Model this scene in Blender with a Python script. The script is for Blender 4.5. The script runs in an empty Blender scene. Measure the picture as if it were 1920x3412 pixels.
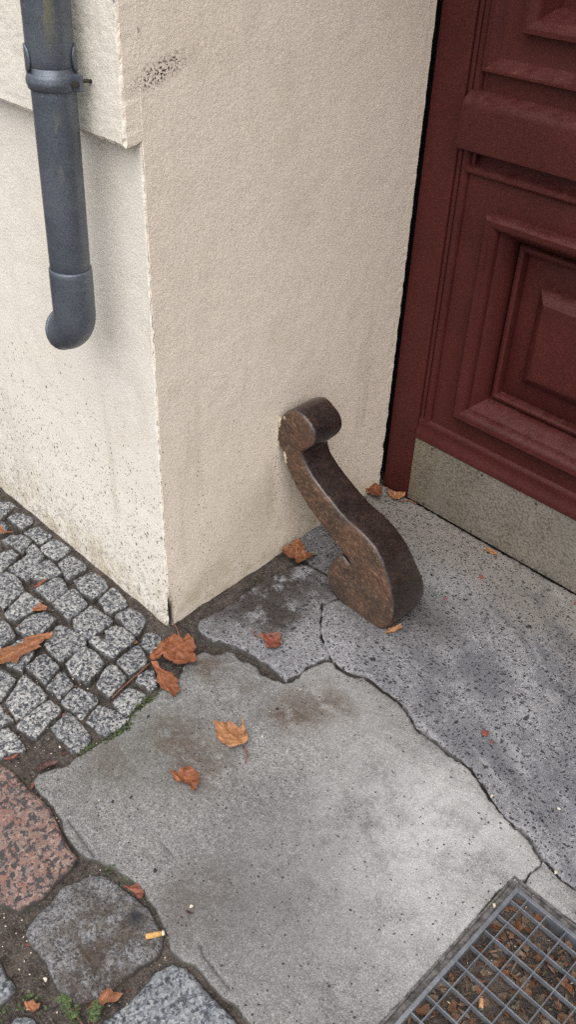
import bpy, bmesh, math, random
import numpy as np
from mathutils import Vector, Matrix, noise
from mathutils.geometry import delaunay_2d_cdt

# ---------------------------------------------------------------- measured outlines (metres, world coordinates)
COBBLES = [[[[-0.0165,-0.0588],[-0.0083,-0.0438],[0.0335,-0.0373],[0.0427,-0.0505],[0.0507,-0.0894],[0.0148,-0.0965],[0.0007,-0.0928]],[[-0.1182,-0.0796],[-0.1274,-0.0563],[-0.1184,-0.0295],[-0.0844,-0.0214],[-0.0496,-0.0287],[-0.0229,-0.0797],[-0.0634,-0.0845],[-0.0909,-0.0783]],[[-0.1932,-0.0779],[-0.2167,-0.0182],[-0.2076,-0.0126],[-0.1495,-0.021],[-0.1306,-0.0301],[-0.1304,-0.0848],[-0.1556,-0.0832]],[[-0.2956,-0.0809],[-0.2969,-0.0273],[-0.2875,-0.0168],[-0.2268,-0.0182],[-0.2147,-0.0317],[-0.2067,-0.0755],[-0.2034,-0.0849],[-0.2537,-0.0926]],[[-0.3848,-0.0714],[-0.394,-0.0256],[-0.3822,-0.0188],[-0.3242,-0.0202],[-0.3141,-0.0293],[-0.3075,-0.0895],[-0.3143,-0.0931]],[[-0.4763,-0.0686],[-0.4857,-0.0205],[-0.465,-0.0127],[-0.4095,-0.0111],[-0.3988,-0.0622],[-0.4058,-0.0722],[-0.4461,-0.0774]],[[-0.559,-0.0694],[-0.5615,-0.0362],[-0.5494,-0.0225],[-0.4932,-0.0178],[-0.4867,-0.0369],[-0.4836,-0.0682]],[[-0.6569,-0.0651],[-0.6563,-0.0314],[-0.6295,-0.0155],[-0.5933,-0.0121],[-0.5849,-0.0259],[-0.577,-0.0626],[-0.6165,-0.066]],[[-0.7248,-0.0847],[-0.7294,-0.0416],[-0.7159,-0.0215],[-0.6853,-0.0161],[-0.6646,-0.069],[-0.6647,-0.0879]]],[[[0.012,-0.1691],[0.002,-0.103],[0.0115,-0.0963],[0.0578,-0.1097],[0.0679,-0.1209],[0.0698,-0.1694],[0.0567,-0.173]],[[-0.0851,-0.1793],[-0.0946,-0.1605],[-0.0822,-0.1488],[-0.0681,-0.1509],[-0.0691,-0.1423],[-0.09,-0.1297],[-0.0877,-0.0992],[-0.0719,-0.0898],[-0.0251,-0.0861],[-0.016,-0.0918],[-0.0049,-0.1523],[-0.0002,-0.1658],[-0.0283,-0.1779]],[[-0.177,-0.165],[-0.1919,-0.1022],[-0.1855,-0.0973],[-0.1152,-0.0887],[-0.1062,-0.0952],[-0.0954,-0.1711],[-0.0991,-0.1752],[-0.1471,-0.1806]],[[-0.2605,-0.17],[-0.2755,-0.0966],[-0.2667,-0.0944],[-0.2023,-0.102],[-0.1952,-0.1088],[-0.1805,-0.168],[-0.1891,-0.1739]],[[-0.3358,-0.1749],[-0.3392,-0.1011],[-0.3267,-0.0951],[-0.2764,-0.1091],[-0.2718,-0.1192],[-0.2657,-0.1647],[-0.269,-0.1684]],[[-0.3943,-0.1504],[-0.4093,-0.1271],[-0.4199,-0.0878],[-0.4105,-0.0794],[-0.3458,-0.0846],[-0.3403,-0.1024],[-0.3499,-0.1444],[-0.3624,-0.1544],[-0.3794,-0.1576]],[[-0.4555,-0.1825],[-0.467,-0.1176],[-0.4865,-0.1056],[-0.5017,-0.0777],[-0.4957,-0.0731],[-0.4329,-0.0837],[-0.4258,-0.0923],[-0.3806,-0.1628],[-0.3806,-0.1707],[-0.4149,-0.1773]],[[-0.5704,-0.1307],[-0.5679,-0.1015],[-0.5512,-0.0784],[-0.5129,-0.0707],[-0.4789,-0.1225],[-0.4946,-0.1231],[-0.5238,-0.1217],[-0.5481,-0.1317]],[[-0.6552,-0.1368],[-0.6578,-0.094],[-0.6378,-0.0807],[-0.6063,-0.091],[-0.5986,-0.1182],[-0.6,-0.1419]]],[[[0.0787,-0.1561],[0.0804,-0.1236],[0.0925,-0.1194],[0.1247,-0.1309],[0.1392,-0.1466],[0.1366,-0.1668],[0.1139,-0.1672],[0.0937,-0.1718]],[[0.0394,-0.245],[0.0094,-0.1958],[0.0116,-0.1843],[0.0264,-0.1773],[0.0728,-0.1804],[0.0781,-0.1887],[0.0932,-0.2448],[0.0584,-0.252]],[[-0.0591,-0.2627],[-0.0778,-0.216],[-0.077,-0.1939],[-0.0466,-0.1883],[-0.0037,-0.191],[0.0019,-0.1959],[0.0202,-0.2532],[0.0166,-0.2616],[-0.0283,-0.2695]],[[-0.1478,-0.2667],[-0.1799,-0.2144],[-0.1832,-0.2008],[-0.1726,-0.1925],[-0.1011,-0.1754],[-0.0795,-0.1884],[-0.0758,-0.2397],[-0.072,-0.2643],[-0.079,-0.2688]],[[-0.2427,-0.2887],[-0.2596,-0.2376],[-0.2455,-0.1989],[-0.2075,-0.1907],[-0.2015,-0.1947],[-0.1756,-0.2657],[-0.1769,-0.2704],[-0.2128,-0.283]],[[-0.31,-0.2754],[-0.3428,-0.1978],[-0.3284,-0.1932],[-0.2824,-0.1832],[-0.2665,-0.2238],[-0.268,-0.268],[-0.2723,-0.2728],[-0.2916,-0.2835]],[[-0.4478,-0.2414],[-0.4563,-0.2114],[-0.4449,-0.1888],[-0.4103,-0.1801],[-0.3594,-0.1896],[-0.345,-0.1965],[-0.3254,-0.2672],[-0.3384,-0.2708],[-0.3767,-0.2765]],[[-0.5205,-0.1938],[-0.5251,-0.1613],[-0.5186,-0.1309],[-0.4861,-0.1262],[-0.4566,-0.1878],[-0.4552,-0.2023],[-0.4738,-0.207]]],[[[0.1079,-0.249],[0.0988,-0.2148],[0.0925,-0.1906],[0.1108,-0.1846],[0.1374,-0.1762],[0.1472,-0.1859],[0.1637,-0.2476],[0.1573,-0.2513],[0.1231,-0.2558]],[[0.0307,-0.336],[0.013,-0.2881],[0.0221,-0.2781],[0.0664,-0.2652],[0.0791,-0.266],[0.084,-0.2722],[0.1005,-0.3278],[0.096,-0.3299],[0.0624,-0.33]],[[-0.029,-0.3368],[-0.0519,-0.2829],[-0.0466,-0.2755],[0.0011,-0.2801],[0.0085,-0.2869],[0.0186,-0.329],[0.0156,-0.3323],[-0.0103,-0.3312]],[[-0.1123,-0.3366],[-0.1228,-0.288],[-0.1164,-0.2793],[-0.0672,-0.2747],[-0.06,-0.2794],[-0.0401,-0.328],[-0.0442,-0.3324]],[[-0.1962,-0.3524],[-0.2055,-0.3002],[-0.1999,-0.2873],[-0.1586,-0.2818],[-0.1335,-0.3029],[-0.1143,-0.345],[-0.1166,-0.3506],[-0.1491,-0.3644]],[[-0.2992,-0.3337],[-0.3068,-0.3003],[-0.3045,-0.2906],[-0.2656,-0.2897],[-0.2196,-0.2972],[-0.204,-0.3496],[-0.2314,-0.3601]]],[[[0.1137,-0.3245],[0.0913,-0.2771],[0.0983,-0.2695],[0.1714,-0.249],[0.1766,-0.253],[0.178,-0.2706],[0.1802,-0.3153],[0.1746,-0.3214],[0.1447,-0.3226]],[[0.0755,-0.3933],[0.0635,-0.3429],[0.0663,-0.3343],[0.0828,-0.3332],[0.126,-0.333],[0.1551,-0.3392],[0.1691,-0.3557],[0.172,-0.3864],[0.1624,-0.3916]],[[0.0218,-0.4462],[0.0131,-0.4228],[0.003,-0.3503],[0.0105,-0.3464],[0.0479,-0.343],[0.0566,-0.3504],[0.0643,-0.3946],[0.0805,-0.4281],[0.0716,-0.4324]],[[-0.0519,-0.4287],[-0.097,-0.3538],[-0.087,-0.346],[-0.0096,-0.3422],[-0.0049,-0.3487],[0.0108,-0.4197],[0.0049,-0.4344]],[[-0.1088,-0.4357],[-0.1465,-0.3833],[-0.1325,-0.3742],[-0.0965,-0.3715],[-0.0776,-0.4017],[-0.0647,-0.4312],[-0.0781,-0.44]]],[[[-0.0474,-0.4774],[-0.0527,-0.4382],[0.002,-0.4376],[0.0059,-0.4416],[0.0053,-0.4722],[-0.0089,-0.4849]],[[0.0024,-0.4994],[0.0101,-0.475],[0.0169,-0.4596],[0.046,-0.4575],[0.0827,-0.4572],[0.0964,-0.4656],[0.0773,-0.4939],[0.0772,-0.5143],[0.0616,-0.5287]]]]
PINKP = [[0.0523,-0.5657],[0.0839,-0.5183],[0.1087,-0.5081],[0.1462,-0.5099],[0.2018,-0.507],[0.2463,-0.5023],[0.2928,-0.5119],[0.3378,-0.5213],[0.3805,-0.5257],[0.3892,-0.5436],[0.4066,-0.624],[0.4023,-0.6436],[0.3963,-0.6673],[0.3843,-0.6728],[0.3429,-0.6918],[0.2709,-0.7018]]
GREYA = [[0.4393,-0.6773],[0.4294,-0.6639],[0.4123,-0.5822],[0.4264,-0.5253],[0.4452,-0.5105],[0.4803,-0.4994],[0.5125,-0.4909],[0.5454,-0.4914],[0.5748,-0.4898],[0.602,-0.495],[0.6167,-0.4985],[0.6323,-0.5148],[0.6384,-0.5314],[0.6302,-0.5938],[0.6314,-0.6315],[0.6287,-0.6512],[0.6031,-0.6867],[0.5671,-0.6908],[0.5292,-0.6874],[0.5119,-0.6834],[0.4778,-0.6832]]
GREYB = [[0.661,-0.6668],[0.6643,-0.6263],[0.6602,-0.5751],[0.6538,-0.5511],[0.6639,-0.5202],[0.6868,-0.5073],[0.7202,-0.5073],[0.7742,-0.5061],[0.8303,-0.5046],[0.8586,-0.5146],[0.8431,-0.5846],[0.7357,-0.6786],[0.6843,-0.6902]]
BLUEC = [[0.4231,-0.7819],[0.4363,-0.7455],[0.4564,-0.7332],[0.4795,-0.74],[0.5103,-0.7379],[0.5181,-0.7426],[0.5243,-0.7698],[0.5209,-0.7941],[0.4789,-0.8094]]
SMALLD = [[0.5591,-0.7903],[0.5539,-0.7675],[0.5614,-0.7555],[0.5783,-0.7459],[0.6093,-0.7454],[0.6287,-0.7643],[0.6165,-0.7924],[0.5831,-0.8045]]
SLABP = [[0.1172,-0.0301],[0.1243,-0.0077],[0.1284,0.0123],[0.1497,0.0177],[0.163,0.0298],[0.1655,0.0514],[0.1811,0.0562],[0.2089,0.0527],[0.2274,0.0625],[0.25,0.0658],[0.2727,0.0608],[0.2887,0.0644],[0.3118,0.0665],[0.3345,0.0807],[0.3393,0.1158],[0.3363,0.1382],[0.3363,0.1578],[0.344,0.1782],[0.3486,0.1992],[0.3639,0.2079],[0.3912,0.206],[0.419,0.2106],[0.449,0.224],[0.3888,0.2083],[0.411,0.214],[0.4327,0.2201],[0.4446,0.2308],[0.4669,0.2298],[0.4899,0.2276],[0.5197,0.2294],[0.5483,0.2318],[0.5749,0.2243],[0.6024,0.212],[0.6309,0.1981],[0.6624,0.2009],[0.6949,0.2018],[0.7388,0.199],[0.7614,0.1991],[0.7788,0.1999],[0.8208,0.1848],[0.8601,0.166],[0.881,0.1604],[0.9053,0.1554],[0.9244,0.1516],[0.9378,0.1558],[0.9694,0.1447],[0.9862,0.1341],[1.0028,0.1291],[1.0066,0.1167],[1.0019,0.0896],[1.0042,0.0686],[1.0,0.0555],[0.9845,0.0515],[0.986,-0.1],[0.988,-0.32],[0.99,-0.62],[0.86,-0.66],[0.8,-0.62],[0.8434,-0.4908],[0.8074,-0.4878],[0.7696,-0.4941],[0.735,-0.496],[0.6973,-0.4961],[0.6629,-0.5076],[0.6431,-0.5135],[0.6199,-0.4951],[0.5867,-0.487],[0.5515,-0.4799],[0.5209,-0.4768],[0.4925,-0.4759],[0.4664,-0.4852],[0.4454,-0.4863],[0.4255,-0.4924],[0.4051,-0.5065],[0.3919,-0.5135],[0.3678,-0.5172],[0.3369,-0.5166],[0.3009,-0.5091],[0.2605,-0.4991],[0.2212,-0.4986],[0.1871,-0.4978],[0.1759,-0.4908],[0.1664,-0.4786],[0.1685,-0.4567],[0.1827,-0.4315],[0.1876,-0.413],[0.1824,-0.3986],[0.1841,-0.3798],[0.1832,-0.3847],[0.1813,-0.3659],[0.1833,-0.3395],[0.1893,-0.3116],[0.192,-0.2932],[0.1918,-0.2683],[0.1701,-0.2439],[0.1628,-0.2257],[0.1644,-0.2141],[0.1599,-0.1891],[0.159,-0.1731],[0.1553,-0.1481],[0.1589,-0.1286],[0.1593,-0.1176],[0.1522,-0.0937]]
FRAG = [[0.0579,0.0427],[0.0794,0.0406],[0.0964,0.0448],[0.1185,0.0472],[0.1324,0.0565],[0.1462,0.0658],[0.1625,0.0729],[0.1845,0.0747],[0.2088,0.085],[0.226,0.0908],[0.2435,0.0881],[0.2607,0.091],[0.2791,0.0897],[0.3041,0.0874],[0.324,0.0844],[0.3321,0.0841],[0.3349,0.1009],[0.3363,0.1187],[0.3333,0.1412],[0.3327,0.1603],[0.3389,0.1806],[0.3456,0.2024],[0.3535,0.2143],[0.3351,0.225],[0.3089,0.2378],[0.289,0.2497],[0.2696,0.2628],[0.2544,0.281],[0.2311,0.3088],[0.206,0.3361],[0.22,0.4],[0.14,0.43],[0.06,0.42],[0.03,0.33],[0.035,0.22],[0.0489,0.1857],[0.0481,0.1524],[0.0437,0.1338],[0.0389,0.1103],[0.0392,0.0881],[0.0391,0.0719],[0.044,0.0597]]
THR = [[0.3583,0.2139],[0.3645,0.2142],[0.3902,0.2129],[0.4177,0.2178],[0.4475,0.2286],[0.3865,0.2138],[0.4086,0.2178],[0.4303,0.2239],[0.4431,0.2355],[0.4654,0.2345],[0.4885,0.2323],[0.5183,0.234],[0.547,0.2364],[0.5742,0.2287],[0.6021,0.2166],[0.6301,0.2028],[0.6614,0.2052],[0.6939,0.2061],[0.7378,0.2032],[0.7605,0.2034],[0.7782,0.2044],[0.8205,0.1895],[0.8599,0.1705],[0.8808,0.1649],[0.9049,0.1596],[0.924,0.1558],[0.9377,0.1602],[0.9693,0.149],[0.9863,0.1381],[1.0033,0.1325],[1.0222,0.1296],[1.0445,0.1246],[1.0626,0.1257],[1.0805,0.1269],[1.35,0.09],[2.2,0.02],[2.2,0.864],[-0.05,0.864],[-0.03,0.45],[0.055,0.432],[0.143,0.437],[0.224,0.405],[0.2075,0.3377],[0.2325,0.3104],[0.2558,0.2825],[0.2713,0.2646],[0.2899,0.2524],[0.3094,0.2408],[0.3355,0.228]]
LOW = [[1.0056,0.1295],[1.0246,0.1259],[1.0464,0.1203],[1.065,0.1217],[1.0833,0.1223],[1.35,0.08],[2.2,0.01],[2.2,-0.9],[1.5,-0.9],[1.5,0.0665],[1.1215,0.0665],[1.008,0.0605],[1.0066,0.0697],[1.0045,0.0892],[1.0085,0.1167]]
LEAVES = {"A":{"p":[[0.0709,-0.1133],[0.0512,-0.0786],[0.0446,-0.0425],[0.0468,-0.0218],[0.0706,-0.014],[0.0662,0.0032],[0.0871,0.0042],[0.1144,-0.0093],[0.1244,-0.0267],[0.1495,-0.0342],[0.1513,-0.0666],[0.1362,-0.0762],[0.1199,-0.0804],[0.0974,-0.0843],[0.0793,-0.0831],[0.0859,-0.0969],[0.078,-0.1124]],"s":[[[0.0739,-0.1135],[0.0868,-0.1573],[0.0967,-0.206],[0.105,-0.2482]],[[0.0563,-0.0114],[0.0352,-0.0011],[0.0113,0.0066]]]},"B":{"p":[[0.0794,-0.1178],[0.0946,-0.1081],[0.1201,-0.1109],[0.1368,-0.1027],[0.1623,-0.1016],[0.175,-0.1141],[0.1943,-0.119],[0.1933,-0.133],[0.2023,-0.1487],[0.1832,-0.1439],[0.1618,-0.148],[0.133,-0.1402],[0.1164,-0.125],[0.0987,-0.1241]],"s":[]},"C":{"p":[[-0.2021,-0.3775],[-0.1987,-0.3527],[-0.1841,-0.3224],[-0.1809,-0.3047],[-0.189,-0.2918],[-0.1742,-0.2609],[-0.1559,-0.2299],[-0.1466,-0.2379],[-0.1485,-0.2691],[-0.1472,-0.2819],[-0.1364,-0.2808],[-0.1404,-0.3099],[-0.1418,-0.3324],[-0.1262,-0.3496],[-0.1392,-0.3571],[-0.1492,-0.3816],[-0.1668,-0.3941]],"s":[]},"D":{"p":[[0.3174,-0.1243],[0.3241,-0.1204],[0.3422,-0.0974],[0.3674,-0.0905],[0.3492,-0.0691],[0.3743,-0.083],[0.3954,-0.0938],[0.4041,-0.1042],[0.405,-0.1196],[0.397,-0.1413],[0.3795,-0.1472],[0.3503,-0.1526],[0.3373,-0.1366]],"s":[[[0.4062,-0.1183],[0.4301,-0.128],[0.4424,-0.1464]]]},"E":{"p":[[0.3512,-0.279],[0.3666,-0.2716],[0.3663,-0.2535],[0.3699,-0.2341],[0.3995,-0.2361],[0.4113,-0.2416],[0.4204,-0.2559],[0.425,-0.2775],[0.4064,-0.2709],[0.3904,-0.2732],[0.3756,-0.2832]],"s":[]},"F":{"p":[[0.1941,0.1455],[0.2154,0.1731],[0.2243,0.1701],[0.2492,0.1432],[0.233,0.1172],[0.2079,0.1269],[0.1901,0.1325]],"s":[[[0.1901,0.1325],[0.1756,0.1293],[0.1587,0.1338]]]},"G":{"p":[[-0.0089,0.4066],[-0.0098,0.4243],[-0.0073,0.4556],[0.008,0.4631],[0.0328,0.4438],[0.0575,0.4528],[0.0703,0.4396],[0.0667,0.4264],[0.0716,0.4047],[0.0627,0.3859],[0.0438,0.3964],[0.0368,0.384],[0.0185,0.391],[0.0018,0.3907]],"s":[]},"H":{"p":[[-0.0518,0.7833],[-0.0434,0.8268],[-0.0252,0.836],[-0.008,0.8161],[0.0166,0.7778],[-0.0175,0.7775]],"s":[]},"I":{"p":[[-0.0027,0.8333],[0.0143,0.8469],[0.0473,0.8618],[0.0538,0.8471],[0.0502,0.8178],[0.0278,0.8177]],"s":[[[0.0493,0.8256],[0.0734,0.8505],[0.0985,0.8538]]]},"J":{"p":[[0.3888,0.3658],[0.3852,0.3922],[0.3974,0.417],[0.4084,0.4123],[0.4042,0.3978],[0.3967,0.3843],[0.3977,0.3666]],"s":[]},"K":{"p":[[0.6356,-0.6772],[0.6302,-0.6664],[0.6276,-0.6397],[0.6355,-0.6271],[0.6584,-0.622],[0.6562,-0.6348],[0.644,-0.6477],[0.641,-0.6633],[0.64,-0.6767]],"s":[]},"Lo":{"p":[[0.549,-0.7479],[0.5541,-0.7342],[0.5716,-0.7282],[0.5745,-0.7334],[0.5702,-0.7442],[0.5605,-0.7483]],"s":[]},"M":{"p":[[-0.2747,-0.2149],[-0.2784,-0.1935],[-0.2546,-0.1854],[-0.2444,-0.1958],[-0.2533,-0.2093],[-0.2644,-0.2251]],"s":[]},"N":{"p":[[-0.3391,-0.1748],[-0.3455,-0.1511],[-0.3457,-0.1311],[-0.3394,-0.1307],[-0.3366,-0.1528],[-0.3336,-0.1743]],"s":[]},"O":{"p":[[-0.6349,-0.1094],[-0.6196,-0.1059],[-0.5992,-0.1055],[-0.5856,-0.0991],[-0.5708,-0.0914],[-0.5704,-0.0999],[-0.5814,-0.1078],[-0.5848,-0.1161],[-0.6012,-0.1167],[-0.6163,-0.1202]],"s":[]},"P":{"p":[[0.1523,-0.4731],[0.1487,-0.4596],[0.1504,-0.4478],[0.1663,-0.4305],[0.162,-0.4552],[0.1604,-0.4766]],"s":[]},"Q":{"p":[[0.0843,-0.5091],[0.0854,-0.4877],[0.0935,-0.4814],[0.0942,-0.5009]],"s":[]},"R":{"p":[[0.4905,-0.4988],[0.5056,-0.4776],[0.5248,-0.4778],[0.5354,-0.4919],[0.5125,-0.4909]],"s":[]},"S":{"p":[[0.3571,0.8265],[0.3637,0.8482],[0.3795,0.8468],[0.3986,0.8418],[0.3966,0.8329],[0.3758,0.8313]],"s":[]},"T":{"p":[[0.6111,-0.4513],[0.6123,-0.4441],[0.6189,-0.4391],[0.6222,-0.4335],[0.6215,-0.4412],[0.6181,-0.4488]],"s":[]}}
BUTT = [[0.5995,-0.5295],[0.6173,-0.5002]]
BUTT2 = [[1.0854,-0.1735],[1.099,-0.1933]]
WEED = [[0.648,-0.6927],[0.5875,-0.6989],[0.6496,-0.6869],[0.643,-0.6612],[0.6579,-0.6822],[0.6493,-0.671]]
MOSST = [[0.5475,-0.7537],[0.5417,-0.7367],[0.5597,-0.7241],[0.5336,-0.7786],[0.4926,-0.4862],[0.4385,-0.4936]]
MOSSLINE = [[0.1854,-0.3882],[0.1801,-0.3611],[0.1826,-0.3311],[0.1857,-0.2969],[0.1895,-0.2708],[0.1842,-0.2544],[0.1633,-0.2219],[0.1582,-0.1943],[0.1596,-0.1691],[0.1293,-0.0936]]
CRACKS = [[[0.3002,-0.4923],[0.3264,-0.4934],[0.361,-0.4964],[0.4018,-0.5001]],[[0.6735,-0.4641],[0.6936,-0.4729],[0.7296,-0.4753],[0.769,-0.4775]],[[0.4491,-0.3792],[0.4626,-0.3876],[0.4829,-0.3885],[0.5094,-0.3879]]]
DARKPATCH = [0.5561,-0.5195]
BITS = [[0.3043,-0.4227],[0.6087,-0.4315],[0.7567,-0.5204],[0.5396,-0.6983],[0.1375,-0.4063],[0.3725,0.0897],[0.5072,-0.0188],[0.4108,-0.0671],[1.037,0.1244],[0.8492,0.1784],[0.9625,0.2551],[0.9943,-0.019],[1.0368,0.1256]]
DARK = [[0.326,-0.4044],[0.5052,-0.4358],[0.3429,-0.3708],[0.3777,0.0112],[0.1988,-0.2164],[0.4564,0.0755],[0.2438,0.2197]]
RED = [[0.4208,0.7333],[0.4079,0.5916],[0.7413,0.3044],[0.7664,0.2949],[0.6487,0.8355]]
STAIN = [[0.4099,0.032],[0.4524,0.1069],[0.1833,-0.0292],[0.3709,-0.1984]]
GUARD = [[0.0007,0.3488],[-0.0236,0.367],[-0.0295,0.394],[-0.0228,0.4307],[-0.0024,0.4613],[0.0215,0.4825],[0.0432,0.4883],[0.0682,0.4785],[0.0883,0.4658],[0.1015,0.4499],[0.104,0.4307],[0.0971,0.413],[0.0813,0.3949],[0.0627,0.3761],[0.0717,0.3542],[0.0879,0.3368],[0.1089,0.3218],[0.1349,0.3053],[0.1604,0.2929],[0.1961,0.2733],[0.2356,0.2606],[0.2741,0.2522],[0.3131,0.2356],[0.3438,0.2098],[0.3673,0.1703],[0.3862,0.1318],[0.3977,0.1019],[0.401,0.0657],[0.3929,0.0331],[0.3735,0.0016],[0.3487,-0.0113],[0.3197,-0.0144],[0.2795,-0.0109],[0.233,-0.0025],[0.2008,0.0111],[0.1817,0.0336],[0.1732,0.0539],[0.1769,0.0819],[0.1911,0.1169],[0.2088,0.1422],[0.2211,0.148],[0.2356,0.141],[0.25,0.1341],[0.2409,0.1462],[0.2155,0.1642],[0.1856,0.1768],[0.1591,0.1934],[0.1062,0.2226],[0.0575,0.2591],[0.0215,0.2981],[0.0072,0.3216]]
SCUFF = [[-0.0179,1.2277],[0.1035,1.262],[0.0474,1.2574]]
CAM = {"loc":[1.33854,-0.98101,1.6],"R":[[0.699703,-0.450487,0.554507],[0.713458,0.40005,-0.575271],[0.037322,0.798136,0.60132]],"f":0.891426}
REVANG = -0.05453
REVDIR = Vector((math.sin(REVANG), math.cos(REVANG), 0))      # direction of the reveal wall, from the house corner
DOORY = 0.868
rnd = random.Random(7)
scene = bpy.context.scene
COL = scene.collection

# ---------------------------------------------------------------- scene graph helpers
def obj(name, me, mat=None, parent=None, loc=None):
    if isinstance(me, bmesh.types.BMesh):
        m = bpy.data.meshes.new(name); me.to_mesh(m); me.free(); me = m
    o = bpy.data.objects.new(name, me)
    COL.objects.link(o)
    if mat:
        me.materials.append(mat)
    if parent: o.parent = parent
    if loc is not None: o.location = loc
    return o

def thing(name, label, cat, loc=(0, 0, 0), group=None):
    o = bpy.data.objects.new(name, None); COL.objects.link(o)
    o.empty_display_size = .05
    o.location = loc
    return tag(o, label, cat, group)

def tag(o, label, cat, group=None):
    o['label'] = label; o['category'] = cat
    if group: o['group'] = group
    return o

def structure(o):
    o['kind'] = 'structure'; return o

def smooth(me_or_o, on=True):
    me = me_or_o.data if hasattr(me_or_o, 'data') else me_or_o
    me.polygons.foreach_set('use_smooth', [on] * len(me.polygons)); me.update()

def recentre(o):
    """move the object's origin to the base centre of its mesh"""
    me = o.data
    co = np.empty(len(me.vertices) * 3); me.vertices.foreach_get('co', co); co = co.reshape(-1, 3)
    c = np.array([co[:, 0].mean(), co[:, 1].mean(), co[:, 2].min()])
    co -= c; me.vertices.foreach_set('co', co.ravel()); me.update()
    o.location = Vector(c) + o.location
    return o

# ---------------------------------------------------------------- material helpers
class M:
    def __init__(s, name):
        s.m = bpy.data.materials.new(name); s.m.use_nodes = True
        s.nt = s.m.node_tree; s.nt.nodes.clear()
        s.out = s.n('ShaderNodeOutputMaterial')
        s.b = s.n('ShaderNodeBsdfPrincipled')
        s.nt.links.new(s.b.outputs[0], s.out.inputs[0])
        s.geo = s.n('ShaderNodeNewGeometry')
        s.P = s.geo.outputs['Position']; s.N = s.geo.outputs['Normal']
    def n(s, t, props=None, **ins):
        k = s.nt.nodes.new(t)
        for a, v in (props or {}).items(): setattr(k, a, v)
        for a, v in ins.items():
            s.put(k, a, v)
        return k
    def put(s, k, a, v):
        i = k.inputs[int(a[1:]) if a[0] == '_' and a[1:].isdigit() else a.replace('_', ' ')]
        if isinstance(v, bpy.types.NodeSocket): s.nt.links.new(v, i)
        else: i.default_value = v
    def set(s, **kw):
        for a, v in kw.items(): s.put(s.b, a, v)
    def math(s, op, a, b=0., c=None, clamp=False):
        k = s.n('ShaderNodeMath', {'operation': op, 'use_clamp': clamp}, _0=a, _1=b)
        if c is not None: s.put(k, '_2', c)
        return k.outputs[0]
    def mul(s, a, b): return s.math('MULTIPLY', a, b)
    def add(s, a, b): return s.math('ADD', a, b)
    def mix(s, f, a, b, mode='MIX'):
        k = s.n('ShaderNodeMix', {'data_type': 'RGBA', 'blend_type': mode, 'clamp_factor': True})
        for i, v in ((0, f), (6, a), (7, b)):
            if isinstance(v, bpy.types.NodeSocket): s.nt.links.new(v, k.inputs[i])
            else: k.inputs[i].default_value = v if i == 0 else ((*v, 1) if len(v) == 3 else v)
        return k.outputs[2]
    def noise(s, scale, detail=3., rough=.55, vec=None, dist=0.):
        return s.n('ShaderNodeTexNoise', Vector=vec or s.P, Scale=scale, Detail=detail, Roughness=rough, Distortion=dist).outputs[0]
    def vor(s, scale, vec=None, feature='F1', rand=1.):
        return s.n('ShaderNodeTexVoronoi', {'feature': feature}, Vector=vec or s.P, Scale=scale, Randomness=rand)
    def mr(s, v, a, b, c=0., d=1.):
        k = s.n('ShaderNodeMapRange', {'interpolation_type': 'SMOOTHSTEP'}, _0=v, _1=a, _2=b, _3=c, _4=d)
        return k.outputs[0]
    def ramp(s, f, stops, const=False):
        k = s.n('ShaderNodeValToRGB'); s.nt.links.new(f, k.inputs[0])
        r = k.color_ramp; r.interpolation = 'CONSTANT' if const else 'LINEAR'
        while len(r.elements) < len(stops): r.elements.new(.5)
        for e, (p, c) in zip(r.elements, stops): e.position = p; e.color = (*c, 1)
        return k.outputs[0]
    def xyz(s, v=None):
        k = s.n('ShaderNodeSeparateXYZ'); s.nt.links.new(v or s.P, k.inputs[0]); return k.outputs
    def blob(s, x, y, z, r, vec=None, stretch=(1, 1, 1)):
        """soft spot of radius r around a world position"""
        m = s.n('ShaderNodeMapping', {'vector_type': 'POINT'}, Vector=vec or s.P)
        m.inputs['Location'].default_value = (-x * stretch[0], -y * stretch[1], -z * stretch[2])
        m.inputs['Scale'].default_value = stretch
        l = s.n('ShaderNodeVectorMath', {'operation': 'LENGTH'}); s.nt.links.new(m.outputs[0], l.inputs[0])
        return s.mr(l.outputs['Value'], r, 0.)
    def warp(s, amount, scale):
        nz = s.n('ShaderNodeTexNoise', Vector=s.P, Scale=scale, Detail=2.)
        v = s.n('ShaderNodeVectorMath', {'operation': 'SUBTRACT'}); s.nt.links.new(nz.outputs['Color'], v.inputs[0]); v.inputs[1].default_value = (.5, .5, .5)
        w = s.n('ShaderNodeVectorMath', {'operation': 'SCALE'}); s.nt.links.new(v.outputs[0], w.inputs[0]); w.inputs['Scale'].default_value = amount
        a = s.n('ShaderNodeVectorMath', {'operation': 'ADD'}); s.nt.links.new(w.outputs[0], a.inputs[0]); s.nt.links.new(s.P, a.inputs[1])
        return a.outputs[0]
    def scalev(s, sc, vec=None):
        m = s.n('ShaderNodeMapping', Vector=vec or s.P); m.inputs['Scale'].default_value = sc; return m.outputs[0]
    def grain(s, c, sc, lo, hi, a=.30, b=.70):
        g = s.noise(sc, 2., .8)
        return s.mix(1., c, s.ramp(g, [(a, (lo, lo, lo)), (b, (hi, hi, hi))]), 'MULTIPLY')
    def rand(s): return s.n('ShaderNodeObjectInfo').outputs['Random']
    def bump(s, h, dist=.002, strength=1., prev=None):
        k = s.n('ShaderNodeBump', Height=h, Distance=dist, Strength=strength)
        if prev is not None: s.nt.links.new(prev, k.inputs['Normal'])
        s.nt.links.new(k.outputs[0], s.b.inputs['Normal']); return k.outputs[0]

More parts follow.
